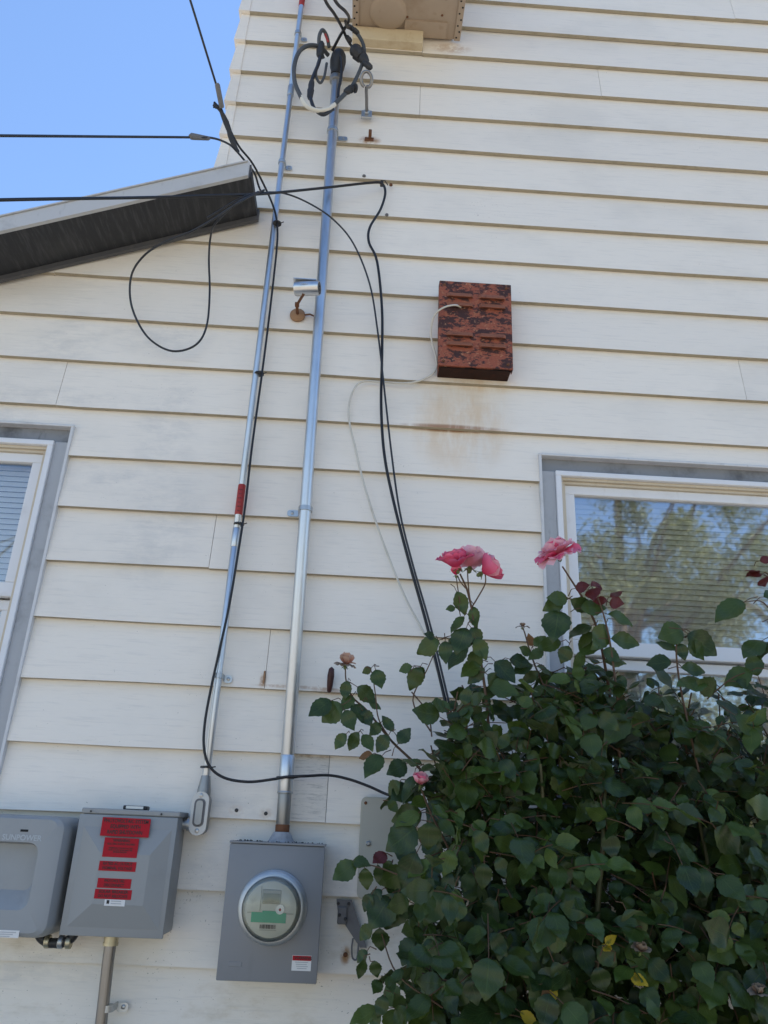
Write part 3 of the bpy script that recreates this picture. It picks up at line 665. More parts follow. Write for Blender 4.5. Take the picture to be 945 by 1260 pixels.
c = at(27, 1031, YF); tx = text('SUNPOWER', .021, (c.x, YF-.0008, c.z), inv, 'invlight', sx=1.0); bb = [v.co.x for v in tx.data.vertices]; tx.scale = (.112/(max(bb)-min(bb)), 1, 1)
c = at(7, 1149, YF); lb = MB().box(c.x-.06, c.x+.036, YF-.0012, YF-.0002, c.z-.009, c.z+.009).build('white_label', 'white', inv)
for k in (0, 1, 2): MB().box(c.x-.05, c.x+.028-.008*k, YF-.0017, YF-.0013, c.z+.003-k*.005, c.z+.005-k*.005).build('printed_line', 'casing', lb)
# fitting between the two boxes
c0 = at(46, 1158, -.07); c1 = at(90, 1158, -.07); nip = thing('conduit_nipple', ((c0.x+c1.x)/2, -.07, c0.z-.03), 'short black flexible conduit joining the two grey boxes underneath', 'conduit')
zz = c0.z
MB().tube(smoothpath([(c0.x, -.07, zz+.05), (c0.x+.003, -.07, zz+.015), (c0.x+.03, -.07, zz-.002), ((c0.x+c1.x)/2, -.07, zz-.003), (c1.x-.03, -.07, zz-.002), (c1.x-.003, -.07, zz+.015), (c1.x, -.07, zz+.05)], 6), .013, 14).build('flexible_tube', 'blackplastic', nip, 50)
for cx, d, m in ((c0.x+.022, 1, 'brass'), (c1.x-.04, 1, 'strap'), (c1.x-.018, 1, 'brass')): MB().lathe([(.016, 0), (.0175, .002), (.0175, .012), (.016, .014)], (cx, -.07, zz), (1, 0, 0), 14).build('collar', m, nip, 30)

# ---------------------------------------------------------------- rusty louvred box
rb = thing('rusty_box', (.407, 0, 3.225), 'rusted red louvred metal box mounted on the siding', 'metal box')
X0, X1, Z0, Z1, YF = .262, .551, 3.232, 3.632, -.086
MB().box(X0+.005, X1-.005, -.07, .004, Z0+.004, Z1-.004, .001).build('case', 'rust', rb)
MB().box(X0, X1, YF, YF+.006, Z0, Z1, .002).build('front_plate', 'rust', rb)
MB().box(X0, X0+.003, YF+.0065, -.05, Z0, Z1).box(X1-.003, X1, YF+.0065, -.05, Z0, Z1).box(X0+.003, X1-.003, YF+.0065, -.05, Z1-.003, Z1).build('plate_lip', 'rust', rb)
MB().box(X0+.006, X1-.006, -.069, .003, Z0+.0005, Z0+.0035).build('underside_shade', 'hollow_shade', rb)  # near-black rust plate painting the shade inside the open bottom
MB().box(X0+.012, X1-.012, -.0705, -.0702, Z0+.0, Z0+.0035).build('seam', 'hole', rb)
lv = MB(); w_, h_, d_ = .052, .013, .017
prof = [(0, h_*1.1), (-.15*d_, h_), (-.55*d_, h_*.1), (-d_, -h_*.9), (-d_*.96, -h_*1.0), (0, -h_*.55)]
xsn = [-w_, -w_*.86, w_*.86, w_]; sc = [0.3, 1, 1, .3]
for x, s_ in zip(xsn, sc): lv.v += [(x, y*s_, z*(.5+.5*s_)) for y, z in prof]
for i in range(3):
    for j in range(5): lv.f.append((i*6+j, (i+1)*6+j, (i+1)*6+j+1, i*6+j+1))
me = None
for cx in (X0+.082, X1-.078):
    for cz in (Z1-.072, Z1-.117, Z0+.143, Z0+.098):
        if me is None: o = lv.build('louvre', 'rustlouvre', rb, 25, origin=(0, 0, 0)); me = o.data; o.location = Vector((cx, YF-.0004, cz))-ORG[rb.name]
        else: place('louvre', me, (cx, YF-.0004, cz), rb)
for cx, cz in ((X0+.02, Z1-.02), (X1-.02, Z1-.02), (X0+.02, Z0+.02), (X1-.02, Z0+.02)): MB().lathe([(.006, 0), (.004, .004)], (cx, YF-.0004, cz), (0, -1, 0), 10).build('screw', 'ruststeel', rb, 40)

# ---------------------------------------------------------------- beige unit at the top with its timber packing
zu = at(500, 46, 0).z; xa, xb_ = at(432, 42, 0).x+.005, at(567, 45, 0).x-.005
ac = thing('air_conditioner', ((xa+xb_)/2, 0, zu), 'beige metal air conditioner jutting out at the top of the wall', 'air conditioner')
MB().box(xa+.03, xb_-.03, -.46, .01, zu+.012, zu+.40, .01, 2).build('case', 'beige', ac, 40)
MB().box(xa+.012, xb_-.012, -.455, -.004, zu+.004, zu+.0115, .002).build('base_pan', 'beige', ac)
for x0, x1 in ((xa, xa+.03), (xb_-.03, xb_)):
    fl = MB().box(x0, x1, -.45, -.002, zu-.004, zu+.003, .001).build('mounting_flange', 'beige', ac)
    for k in range(14):
        MB().lathe([(.0045, 0), (.0045, .0008)], ((x0+x1)/2+(.006 if k % 2 else -.005), -.02-k*.030, zu-.0042), (0, 0, -1), 10).build('hole', 'hole', fl)
MB().lathe([(.088, 0), (.080, .012), (.066, .018), (.02, .019)], (xa+.17, -.115, zu+.004), (0, 0, -1), 32).build('round_pressing', 'beige', ac, 50)
MB().prism([(xa+.25, zu-.006), (xb_-.07, zu-.006), (xb_-.07, zu+.0038), (xa+.25, zu+.0038)], -.09, -.01).build('pan_rib', 'beige', ac)
MB().lathe([(.014, 0), (.013, .006), (.006, .007)], (xa+.17, -.215, zu+.004), (0, 0, -1), 14).build('bung', 'beige', ac, 50)
for x, y in ((xa+.26, -.1), (xb_-.09, -.2), (xb_-.1, -.12)): MB().lathe([(.006, 0), (.004, .003)], (x, y, zu+.0038), (0, 0, -1), 10).build('screw', 'ruststeel', ac)
tb = MB().box(xa+.005, at(520, 60, -.02).x, -.045, .002, zu-.088, zu-.0045, .003).build('timber_block', 'timber', None, base=True); tag(tb, 'stained timber packing block under the beige air conditioner', 'timber')

# ---------------------------------------------------------------- screw eye, brackets, small hardware
c = at(451, 142, -.006); eb = thing('screw_eye', (c.x, 0, c.z), 'large grey screw eye on a square plate beside the mast wires', 'screw eye')
k = MB().box(c.x-.024, c.x+.024, -.016, -.004, c.z-.022, c.z+.022, .002).build('square_plate', 'strap', eb)
MB().lathe([(.014, 0), (.014, .01), (.010, .012)], (c.x, -.0165, c.z+.004), (0, -1, 0), 6).build('nut', 'strap', eb)
tip = at(451, 108, -.16); st = Vector((c.x, -.026, c.z+.004)); top = at(451, 88, -.20)
ex = [st, st.lerp(tip, .5), tip]; ctr = (tip+top)/2; up_ = (top-tip)/2; sd = Vector((.023, 0, 0))
ex += [ctr+up_*(-math.cos(a))*1.0+sd*math.sin(a) for a in np.linspace(.5, 2*math.pi-.45, 16)]
MB().tube(smoothpath(ex, 3), .0072, 10).build('eye_bolt', 'oldgalv', eb, 60)
c = at(455, 169, -.01); br = thing('rusty_stub', (c.x, 0, c.z), 'small rusted bracket stub below the screw eye', 'bracket')
MB().box(c.x-.022, c.x+.018, -.007, -.001, c.z-.014, c.z+.006, .002).build('plate', 'ruststeel', br); MB().box(c.x-.006, c.x+.008, -.045, -.0075, c.z-.008, c.z+.012, .002).build('stub', 'ruststeel', br)
c = at(407, 836, -.02); p0, p1 = at(408, 823, -.03), at(405, 851, -.012)
pod = MB().tube([p0+Vector((0, 0, .006)), p0, p0.lerp(p1, .3), p0.lerp(p1, .7), p1, p1-Vector((0, 0, .004))], [.002, .009, .0115, .010, .007, .002], 12).build('hanging_spike', 'pod', None, 60); tag(pod, 'small dark red spike hanging on the siding near the left rose shoot', 'spike')
# hook that takes the black cable
c = at(470, 226, -.02); hk = MB().box(c.x-.008, c.x+.006, -.022, -.002, c.z-.003, c.z+.016, .002).tube([(c.x-.006, -.03, c.z+.008), (c.x+.012, -.034, c.z+.004), (c.x+.026, -.03, c.z-.016)], .0025, 6).tube([(c.x-.002, -.03, c.z-.002), (c.x+.004, -.034, c.z-.018)], .0022, 6).build('cable_hook', 'blackplastic'); tag(hk, 'black cable anchor where the drop wire meets the wall', 'cable clip')
for px, py, nm, lbl in ((448, 216, 'nail_head', 'dark nail stub left of the black cable anchor'), (481, 227, 'nail_head', 'rusty nail head right of the black cable anchor'), (476, 264, 'nail_head', 'grey nail head below the black cable anchor')):
    c = at(px, py, -.003); o = MB().lathe([(.008, 0), (.007, .005), (.003, .007)], (c.x, .001, c.z), (0, -1, 0), 9).build(nm, 'greysteel' if px != 481 else 'ruststeel', None, 40); tag(o, lbl, 'nail')
c = at(325, 833, -.002); o = MB().tube([(c.x, .002, c.z+.02), (c.x+.001, -.004, c.z), (c.x-.001, -.001, c.z-.022)], [.003, .004, .002], 8).build('rusty_clip', 'rustlight', None, 60); tag(o, 'tiny orange rusted clip between the two conduits', 'clip')
for px, py, lbl in ((291, 997, 'filled screw hole in the siding left of the mast foot'), (327, 1001, 'filled screw hole in the siding nearest the mast foot')):
    c = at(px, py, 0); o = MB().lathe([(.006, 0), (.005, .0015), (.0025, .0016)], (c.x, .001, c.z), (0, -1, 0), 9).build('screw_hole', 'blackplastic', None, 40); tag(o, lbl, 'screw hole')

# tan service cover, metal bracket behind the bush
c0, c1 = at(445, 980, -.03), at(497, 980, -.03); zb_ = at(437, 1106, -.03).z
tc = thing('service_cover', ((c0.x+c1.x)/2, 0, zb_), 'tan plastic utility cover half hidden by the rose leaves', 'utility cover')
MB().prism(rrect(c0.x, c1.x, zb_, c0.z, .016, 5), -.030, -.002).build('cover', 'tan', tc, 30)
MB().prism(rrect(c0.x+.004, c1.x-.004, zb_+.004, c0.z-.004, .014, 5), -.036, -.0302).build('face', 'tan', tc, 30)
c = at(453, 1038, -.036); MB().lathe([(.0075, 0), (.0075, .004), (.004, .007)], (c.x, -.0362, c.z), (0, -1, 0), 14).build('bolt', 'cast', tc, 40)
c = at(450, 988, -.036); MB().lathe([(.005, 0), (.003, .003)], (c.x, -.0362, c.z), (0, -1, 0), 10).build('screw', 'ruststeel', tc, 40)
MB().box(c1.x-.012, c1.x+.02, -.05, -.0365, c0.z-.075, c0.z-.012, .004).build('side_clip', 'tan', tc)
P0, P1 = at(421, 1112, -.02), at(442, 1152, -.02)
bk = thing('metal_bracket', (P0.x, 0, P1.z), 'dark grey steel bracket below the tan utility cover', 'bracket')
MB().prism([(P0.x-.018, P0.z+.01), (P0.x+.028, P0.z+.01), (P1.x+.024, P1.z-.03), (P1.x+.004, P1.z-.03), (P0.x+.012, P1.z+.028), (P0.x-.008, P1.z+.045)], -.016, -.003).build('plate', 'greysteel', bk)
MB().box(P0.x-.012, P0.x+.016, -.026, -.0162, P0.z-.055, P0.z-.008, .003).build('latch_block', 'greysteel', bk)
for dx, dz in ((-.012, 0), (.02, .0), (-.006, -.03), (.012, -.04)): MB().lathe([(.005, 0), (.003, .004)], (P0.x+dx, -.0162 if dz == 0 else -.0262, P0.z+dz), (0, -1, 0), 8).build('bolt', 'blackplastic', bk)
a = at(437, 1167, -.02); MB().tube(smoothpath([(a.x-.008, -.012, a.z+.025), (a.x-.010, -.018, a.z), (a.x-.006, -.016, a.z-.026), (a.x+.007, -.016, a.z-.026), (a.x+.008, -.014, a.z+.02), (a.x-.006, -.012, a.z+.026)], 4), .0026, 7).build('wire_loop', 'greysteel', bk, 60)
a = at(425, 1175, -.003); o = MB().lathe([(.007, 0), (.006, .003), (.002, .004)], (a.x, .0, a.z), (0, -1, 0), 9).build('rusty_screw', 'ruststeel'); tag(o, 'rust-stained screw below the dark steel bracket', 'screw')

# ---------------------------------------------------------------- security camera
c = at(378, 355, -.16); sc_ = thing('security_camera', (at(366, 386, 0).x, 0, at(366, 386, 0).z), 'small silver bullet camera on a rusted round base', 'security camera')
ax = Vector((1, -.22, -.06)).normalized(); L = .098
MB().lathe([(.018, -.5*L), (.027, -.48*L), (.028, -.44*L), (.028, .46*L), (.026, .5*L), (.024, .5*L), (.0235, .44*L), (.01, .44*L)], c, ax, 28).build('barrel', 'camsilver', sc_, 35)
MB().lathe([(.0235, 0), (.0235, .004), (.012, .0045), (.011, .002)], c+ax*(.45*L), ax, 24).build('lens_plate', 'blackplastic', sc_, 35); MB().lathe([(.010, 0), (.008, .003), (.003, .0045)], c+ax*(.452*L), ax, 18).build('lens', 'lens', sc_, 60)
MB().prism(rrect(c.x-.055, c.x+.034, c.z+.0285, c.z+.032, .0015, 2), c.y-.02, c.y+.02).build('sun_shield', 'camsilver', sc_)
text('CAMERA', .009, (c.x-.012, c.y-.0295, c.z-.002), sc_, 'casing')
b = at(366, 386, -.012); MB().lathe([(.031, 0), (.031, .005), (.026, .010), (.012, .014)], (b.x, -.0, b.z), (0, -1, 0), 24).build('base_disc', 'rustlight', sc_, 40)
j = Vector((b.x, -.055, b.z+.012)); MB().tube([(b.x, -.012, b.z), (b.x, -.045, b.z+.002), j], .006, 10).tube([j, c+Vector((-.012, 0, -.028))], .0055, 10).lathe([(.010, -.008), (.010, .008)], j, (1, 0, 0), 12).build('arm', 'ruststeel', sc_, 50)
MB().tube([(b.x+.025, -.006, b.z), (b.x+.05, -.008, b.z+.004), (b.x+.068, -.008, b.z-.004), (b.x+.072, -.008, b.z-.02)], .0035, 8).build('lead', 'ruststeel', sc_, 60)

# ---------------------------------------------------------------- cables
def cable(name, pts, r, m, label, n=8, step=7, parent=None):
    o = MB().tube(pxpath(pts, step), r, n).build(name, m, parent, 60)
    if parent is None: tag(o, label, 'cable')
    return o
def tie(px, py, y, rad, axis, label):
    c = at(px, py, y); o = MB().lathe([(rad, -.003), (rad+.002, -.0025), (rad+.002, .0025), (rad, .003)], c, axis, 14).tube([c+Vector((rad, -.004, 0)), c+Vector((rad+.012, -.010, .002))], .002, 6).build('cable_tie', 'blackplastic', None, 50); tag(o, label, 'cable tie')
# thick black cable: from the street to the anchor, then down into the roses
cable('drop_cable', [(-700, 262, -1.25), (-300, 254, -1.0), (0, 246, -.75), (180, 243, -.42), (290, 240, -.27), (330, 238, -.19), (400, 231, -.09), (455, 225, -.04), (470, 226, -.035), (474, 238, -.03), (468, 258, -.028), (455, 280, -.03), (454, 298, -.03), (464, 322, -.03), (470, 380, -.032), (470, 440, -.035), (469, 500, -.04), (473, 560, -.045), (485, 620, -.05), (503, 690, -.055), (525, 768, -.06), (545, 850, -.08), (556, 900, -.1)], .0055, 'cable', 'thick black cable from the street to the wall anchor, then down into the roses')
# thin black cable that arcs over the mast
cable('thin_cable', [(255, 268, -.25), (300, 242, -.255), (325, 237, -.19), (350, 238, -.13), (380, 250, -.105), (410, 270, -.09), (435, 300, -.06), (455, 350, -.045), (465, 410, -.042), (473, 480, -.05), (482, 560, -.06), (492, 630, -.066), (508, 695, -.07), (529, 768, -.075), (549, 850, -.09), (560, 900, -.11)], .0037, 'cable2', 'thin black cable arching over the mast and down to the roses')
# hanging loop under the roof edge
cable('cable_loop', [(325, 234, -.2), (303, 244, -.27), (280, 258, -.275), (262, 270, -.27), (235, 285, -.25), (205, 297, -.2), (180, 312, -.14), (163, 335, -.09), (160, 365, -.06), (168, 393, -.05), (185, 418, -.05), (212, 432, -.05), (240, 425, -.05), (254, 402, -.05), (258, 360, -.05), (257, 320, -.06), (259, 292, -.10), (265, 275, -.20), (290, 251, -.28), (318, 236, -.2)], .0042, 'cable2', 'black cable hanging in a wide loop below the dark roof edge')
# upper horizontal wire, clamp, and its run down along the slim conduit
cable('street_wire', [(-700, 162, -1.3), (-300, 165, -1.15), (0, 167, -.9), (120, 168, -.7), (235, 169, -.52), (262, 170, -.42), (281, 177, -.33), (291, 186, -.28), (303, 200, -.22), (313, 213, -.17), (318, 228, -.12), (322, 238, -.10)], .0042, 'cable2', 'thin black wire crossing the sky to the corner of the house')
a, b = at(234, 167.5, -.53), at(258, 170.5, -.44); wc = MB().tube([a, a.lerp(b, .1), a.lerp(b, .9), b], [.007, .0125, .008, .004], 8).build('wire_clamp', 'greysteel', None, 40); tag(wc, 'grey wedge clamp on the wire crossing the sky', 'wire clamp')
cable('overhead_wire', [(150, -260, -1.1), (190, -140, -.9), (234, 0, -.65), (250, 52, -.55), (266, 104, -.42)], .0045, 'cable2', 'black wire dropping steeply through the sky to the house corner')
a, b = at(267, 102, -.43), at(273, 133, -.36); wc = MB().tube([a, a.lerp(b, .08), a.lerp(b, .92), b], [.006, .0105, .0105, .008], 8).build('wire_clamp', 'greysteel', None, 40); tag(wc, 'grey sleeve clamp on the steep overhead wire', 'wire clamp')
bd = thing('wire_bundle', tuple(at(282, 158, -.3)), 'bundle of folded black wire hanging at the house corner', 'wire bundle')
for k in range(7):
    o1, o2 = random.uniform(-4, 4), random.uniform(-3.5, 3.5)
    MB().tube(pxpath([(264+o1*.6, 126+k*1.1, -.36), (270+o1*.6, 133+o2*.3, -.355), (277+o2, 150, -.33), (286+o1, 172, -.30), (292+o2*.5, 187+o1*.4, -.28)], 4), .0048, 7).build('strand', 'cable2', bd, 60)
cable('wall_cable', [(270, 128, -.36), (281, 155, -.32), (294, 180, -.26), (310, 200, -.19), (325, 228, -.11), (337, 256, -.07), (341, 277, -.056), (341, 300, -.05), (337, 340, -.045), (330, 400, -.045), (321, 470, -.045), (310, 550, -.045), (302, 620, -.048), (293, 680, -.05), (282, 745, -.05), (270, 800, -.05), (259, 850, -.05), (252, 890, -.052), (251, 920, -.056), (258, 943, -.058), (276, 957, -.056), (305, 962, -.062), (335, 959, -.072), (352, 956, -.074), (375, 955, -.07), (405, 954, -.05), (430, 959, -.045), (455, 968, -.05), (475, 977, -.06), (500, 985, -.1)], .0043, 'cable', 'black cable running down the slim conduit and across to the utility cover', step=6)
tie(341, 275, -.05, .016, (0, 0, 1), 'black tie near the top of the slim conduit'); tie(319, 460, -.036, .0165, (0, 0, 1), 'black tie halfway down the slim conduit'); tie(294, 645, -.036, .0165, (0, 0, 1), 'black tie just under the red band'); tie(254, 944, -.038, .0175, (0, 0, 1), 'black tie low on the slim conduit'); tie(351, 957, -.042, .0265, (0, 0, 1), 'black tie around the foot of the mast')
# white cable from the rusty box
cable('white_cable', [(567, 378, -.088), (560, 375.5, -.108), (547, 378, -.118), (536, 386, -.10), (531, 400, -.07), (531, 418, -.045), (536, 437, -.03), (537, 452, -.014), (528, 463, -.010), (505, 471, -.008), (470, 470, -.006), (450, 469, -.006), (438, 475, -.008), (430, 495, -.01), (430, 520, -.012), (437, 550, -.015), (445, 585, -.018), (460, 635, -.022), (480, 690, -.026), (500, 738, -.03), (522, 780, -.034), (540, 830, -.05)], .0038, 'white_cable', 'old white cable curling out of the rusty box and down to the roses')
# service conductors, loops and splices at the mast head
loop = thing('service_wires', tuple(at(408, 90, -.1)), 'tangle of grey service wires and splices at the mast head', 'wires')
def lw(name, pts, r, m): return cable(name, pts, r, m, '', 10, 7, loop)
lw('grey_wire', [(404, 68, -.06), (394, 58, -.10), (380, 56, -.13), (368, 64, -.15), (362, 82, -.16), (363, 102, -.16), (371, 121, -.16)], .0095, 'grey_cable')
lw('white_taped_wire', [(370.5, 119, -.16), (377, 130, -.16), (390, 136, -.155), (403, 134.5, -.15), (412, 128.5, -.145)], .0098, 'tape')
lw('grey_wire', [(411, 129, -.145), (419, 121, -.14), (430, 110, -.13)], .0095, 'grey_cable')
lw('grey_wire', [(398, 72, -.07), (393, 58, -.10), (393, 44, -.12), (397, 37, -.12), (402, 44, -.10), (405, 58, -.08)], .0085, 'grey_cable')
lw('grey_wire', [(396, 62, -.10), (392, 78, -.12), (385, 95, -.13), (381, 110, -.13), (383, 124, -.14), (388, 135, -.145), (398, 141, -.145), (410, 134, -.14)], .008, 'cable2')
lw('grey_wire', [(395, 66, -.10), (390, 82, -.12), (389, 94, -.12), (394, 102, -.12), (399, 94, -.11), (402, 78, -.09)], .006, 'grey_cable')
lw('grey_wire', [(414, 62, -.07), (420, 74, -.09), (420, 92, -.10), (417, 108, -.09), (416, 120, -.09)], .007, 'cable2')
lw('grey_wire', [(430, 33, -.16), (440, 42, -.15), (447, 55, -.14), (448, 70, -.13), (443, 86, -.13), (436, 101, -.13), (431, 110, -.13)], .0085, 'grey_cable')
lw('red_wire', [(400, 42, -.108), (404, 52, -.095)], .0055, 'redtape')
for cs in ([(340, -200, -.95), (386, -40, -.7), (400, 0, -.5), (412, 18, -.36), (422, 36, -.2), (427, 48, -.15), (436, 62, -.13)], [(345, -205, -.97), (397, -40, -.7), (412, 0, -.5), (425, 14, -.42), (429.5, 22, -.32), (427, 30, -.25), (418, 45, -.16), (409, 62, -.09)], [(425, 26, -.33), (427, 33, -.22), (432, 35, -.16)]): lw('drop_conductor', cs, .0065, 'cable')
def lump(p0, p1, r, m='connector'):
    a, b = at(*p0), at(*p1); MB().tube([a, a.lerp(b, .12), a.lerp(b, .3), a.lerp(b, .5), a.lerp(b, .55), a.lerp(b, .88), b], [r*.5, r*.85, r, r*.9, r*1.12, r*.95, r*.5], 9).build('splice', m, loop, 35)
lump((434, 58, -.14), (446, 72, -.13), .030); lump((447, 76, -.14), (457, 84, -.15), .014); lump((442, 62, -.13), (450, 78, -.135), .022); lump((426, 44, -.16), (432, 52, -.15), .011); lump((384, 98, -.13), (381, 122, -.135), .014); lump((424, 114, -.14), (436, 107, -.135), .016); lump((432, 108, -.135), (440, 109, -.13), .019); lump((396, 52, -.10), (393, 70, -.11), .017); lump((428, 31, -.18), (442, 42, -.15), .0115)

# ---------------------------------------------------------------- rose bush
RB = Vector((.75, -.5, 0))
bush = thing('rose_bush', tuple(RB), 'dense dark green rose bush with pink blooms in front of the window', 'rose bush')
def leaf_mesh(kind, wr=.62, fold=.18, curl=.25, nseg=12, twist=0.):
    """leaflet of length 1 along +y, face up +z"""
    V, F, UV = [], [], []
    for i in range(nseg+1):
        t = i/nseg; w = .5*wr*1.06*(math.sin(math.pi*min(1, t*.97+.012)**.90)**.86)*(1-.34*t**3)
        if 0 < i < nseg: w *= 1+(.065 if i % 2 else -.035)
        y = t - .06*curl*t; z0 = -curl*(t*t)*.45+.04*math.sin(t*9)
        for u in (-1, 0, 1):
            wv = .020*math.sin(9*t+2*u+twist)
            V.append((u*w, y, z0+abs(u)*w*fold*2*(1-.45*abs(u))+wv*abs(u)+twist*.04*u*t)); UV.append((.5+u*.5, t))
    for i in range(nseg):
        for j in range(2):
            a = i*3+j; F.append((a, a+1, a+4, a+3))
    mb = MB(); mb.v = V; mb.f = F; mb.uv = UV; mb.rnd = [0.0]*len(V); return mb
LV = [leaf_mesh(0, .66, .10, .25), leaf_mesh(1, .74, .16, .45, twist=.8), leaf_mesh(2, .58, .22, .15, twist=-1.), leaf_mesh(3, .70, -.05, .55, twist=1.6), leaf_mesh(4, .62, .30, .35, twist=-.5), leaf_mesh(5, .8, .05, .6, twist=.3)]
leaves = []            # (matrix, variant, material key, rnd)
stalk = MB()
def add_leaf(base, tip, nrm, var=None, m='leaf', wide=1.0):
    base = Vector(base); tip = Vector(tip); d = tip-base; L = d.length
    if L < 1e-4: return
    y = d/L; n_ = Vector(nrm); z = (n_-y*n_.dot(y))
    if z.length < 1e-4: z = Vector((0, 0, 1))-y*y.z
    z.normalize(); x = y.cross(z)
    W = wide*random.uniform(.9, 1.12)*L
    Mx = Matrix(((x.x*W, y.x*L, z.x*L, base.x), (x.y*W, y.y*L, z.y*L, base.y), (x.z*W, y.z*L, z.z*L, base.z), (0, 0, 0, 1)))
    leaves.append((Mx, random.randrange(len(LV)) if var is None else var, m, random.random()))
def rv(s=1.): return Vector((random.gauss(0, s), random.gauss(0, s), random.gauss(0, s)))
def spray(p, d, L, n=5, m='leaf', nrm=None):
    """compound rose leaf from node p along d with n leaflets"""
    p = Vector(p); d = Vector(d).normalized(); N = Vector(nrm) if nrm else (Vector((random.gauss(0, .35), -.75, .75))+rv(.25)).normalized()
    side = d.cross(N).normalized(); droop = Vector((0, 0, -1))
    pts = [p, p+d*L*.5+droop*L*.03, p+d*L+droop*L*.14]
    stalk.tube(smoothpath(pts, 3), [.0016]*3+[.0012]*3+[.001], 5, False)
    def lf(q, dr, s, w=1.): add_leaf(q, q+dr.normalized()*s, N+rv(.42), None, m, w)
    s = L*random.uniform(.62, .74)
    lf(pts[2], d+droop*.35+rv(.12), s*1.08)
    for f, k in ((.62, .92), (.18, .78)) if n >= 5 else ((.45, .9),):
        q = p+d*L*f+droop*L*.06
        for sg in (-1, 1): lf(q+side*sg*.004, side*sg+d*random.uniform(.2, .7)+droop*random.uniform(0, .6)+rv(.2), s*k*random.uniform(.72, 1.15))
def toCam(p): return (CAM-Vector(p)).normalized()
def xl_(bx, by, tx, ty, y, m='leaf', wide=1.0, dy=None, var=None):
    """one leaf whose base and tip show at these photo pixels"""
    b = at(bx, by, y); dyy = random.uniform(-.035, .02) if dy is None else dy; tp = at(tx, ty, y+dyy)
    nrm = toCam(b)*.8+Vector((0, 0, .45))+rv(.22)
    add_leaf(b, tp, nrm, var, m, wide)
    stalk.tube([b+(tp-b)*.05, b-(tp-b)*.22+rv(.003), b-(tp-b)*.5+Vector((0, 0, -.012))+rv(.006)], [.001, .0012, .0015], 5, False)
    return b

# shoots: photo-pixel points with distance from the wall, thick end first
def shoot(pts, r0, r1, m='twig'):
    P = pxpath(pts, 5); N = len(P); MB().tube(P, [r0+(r1-r0)*i/(N-1) for i in range(N)], 8).build('stem', m, bush, 60); return P
shoot([(640, 1150, -.5), (618, 1000, -.48), (604, 920, -.46), (597, 850, -.45), (586, 780, -.45), (576, 730, -.45), (566, 706, -.46)], .0055, .0026)
shoot([(580, 748, -.45), (588, 735, -.45), (597, 718, -.46), (597, 705, -.46)], .0022, .0018); shoot([(573, 724, -.45), (566, 715, -.45), (563, 708, -.45)], .002, .0016); shoot([(581, 752, -.45), (577, 728, -.46), (575, 700, -.47)], .0024, .0018); shoot([(566, 742, -.45), (563, 722, -.45), (561, 706, -.46)], .0018, .0014)
shoot([(770, 980, -.45), (748, 840, -.45), (735, 775, -.45), (718, 738, -.46), (703, 714, -.47), (692, 697, -.48)], .005, .0024)
shoot([(765, 900, -.5), (752, 800, -.5), (745, 765, -.5), (738, 742, -.5), (733, 730, -.5)], .0036, .0016, 'twig')
shoot([(560, 1010, -.35), (520, 950, -.34), (482, 912, -.33), (452, 875, -.32), (434, 858, -.32), (426, 838, -.32), (425, 820, -.32)], .0042, .0018)
shoot([(482, 912, -.33), (466, 885, -.34), (462, 855, -.34), (457, 826, -.34), (450, 820, -.34)], .0022, .0014)
shoot([(700, 900, -.4), (672, 850, -.4), (655, 810, -.4), (646, 780, -.4), (643, 772, -.4)], .0032, .0018)
shoot([(530, 900, -.36), (508, 862, -.36), (525, 825, -.37), (538, 795, -.38)], .0024, .0014)
shoot([(985, 1000, -.5), (972, 850, -.5), (962, 760, -.5), (948, 712, -.5), (940, 704, -.5)], .005, .0018); shoot([(965, 780, -.5), (940, 742, -.52), (915, 741, -.53)], .0022, .0012)
shoot([(860, 950, -.5), (838, 850, -.5), (832, 800, -.5), (836, 788, -.5), (846, 782, -.5)], .0034, .0018); shoot([(870, 860, -.5), (900, 835, -.52), (925, 825, -.53)], .002, .0012)
shoot([(560, 1100, -.6), (500, 1080, -.55), (462, 1066, -.5), (438, 1062, -.49)], .0026, .0012)
shoot([(545, 1240, -.6), (490, 1200, -.56), (470, 1150, -.5), (462, 1120, -.48)], .0024, .0012)
shoot([(560, 1060, -.5), (530, 1000, -.5), (520, 975, -.5), (517, 968, -.5)], .0030, .002)
# canes rising from the soil, some seen deep in the bush
for px, py, y, top in ((618, 1000, -.42, (690, 1200)), (735, 1010, -.40, (745, 1200)), (555, 950, -.4, (640, 1230)), (745, 960, -.55, (735, 1180)), (860, 1010, -.5, (860, 1220)), (980, 950, -.55, (940, 1240)), (665, 940, -.55, (700, 1250))):
    a = at(top[0], top[1], y); b = at(px, py, y); g0 = Vector((RB.x+(a.x-RB.x)*.4, -.5, -.02))
    MB().tube(smoothpath([g0, g0.lerp(a, .6)+rv(.02), a, a.lerp(b, .6)+rv(.012), b], 5), [.011-.007*i/20 for i in range(21)], 8).build('cane', 'cane', bush, 60)

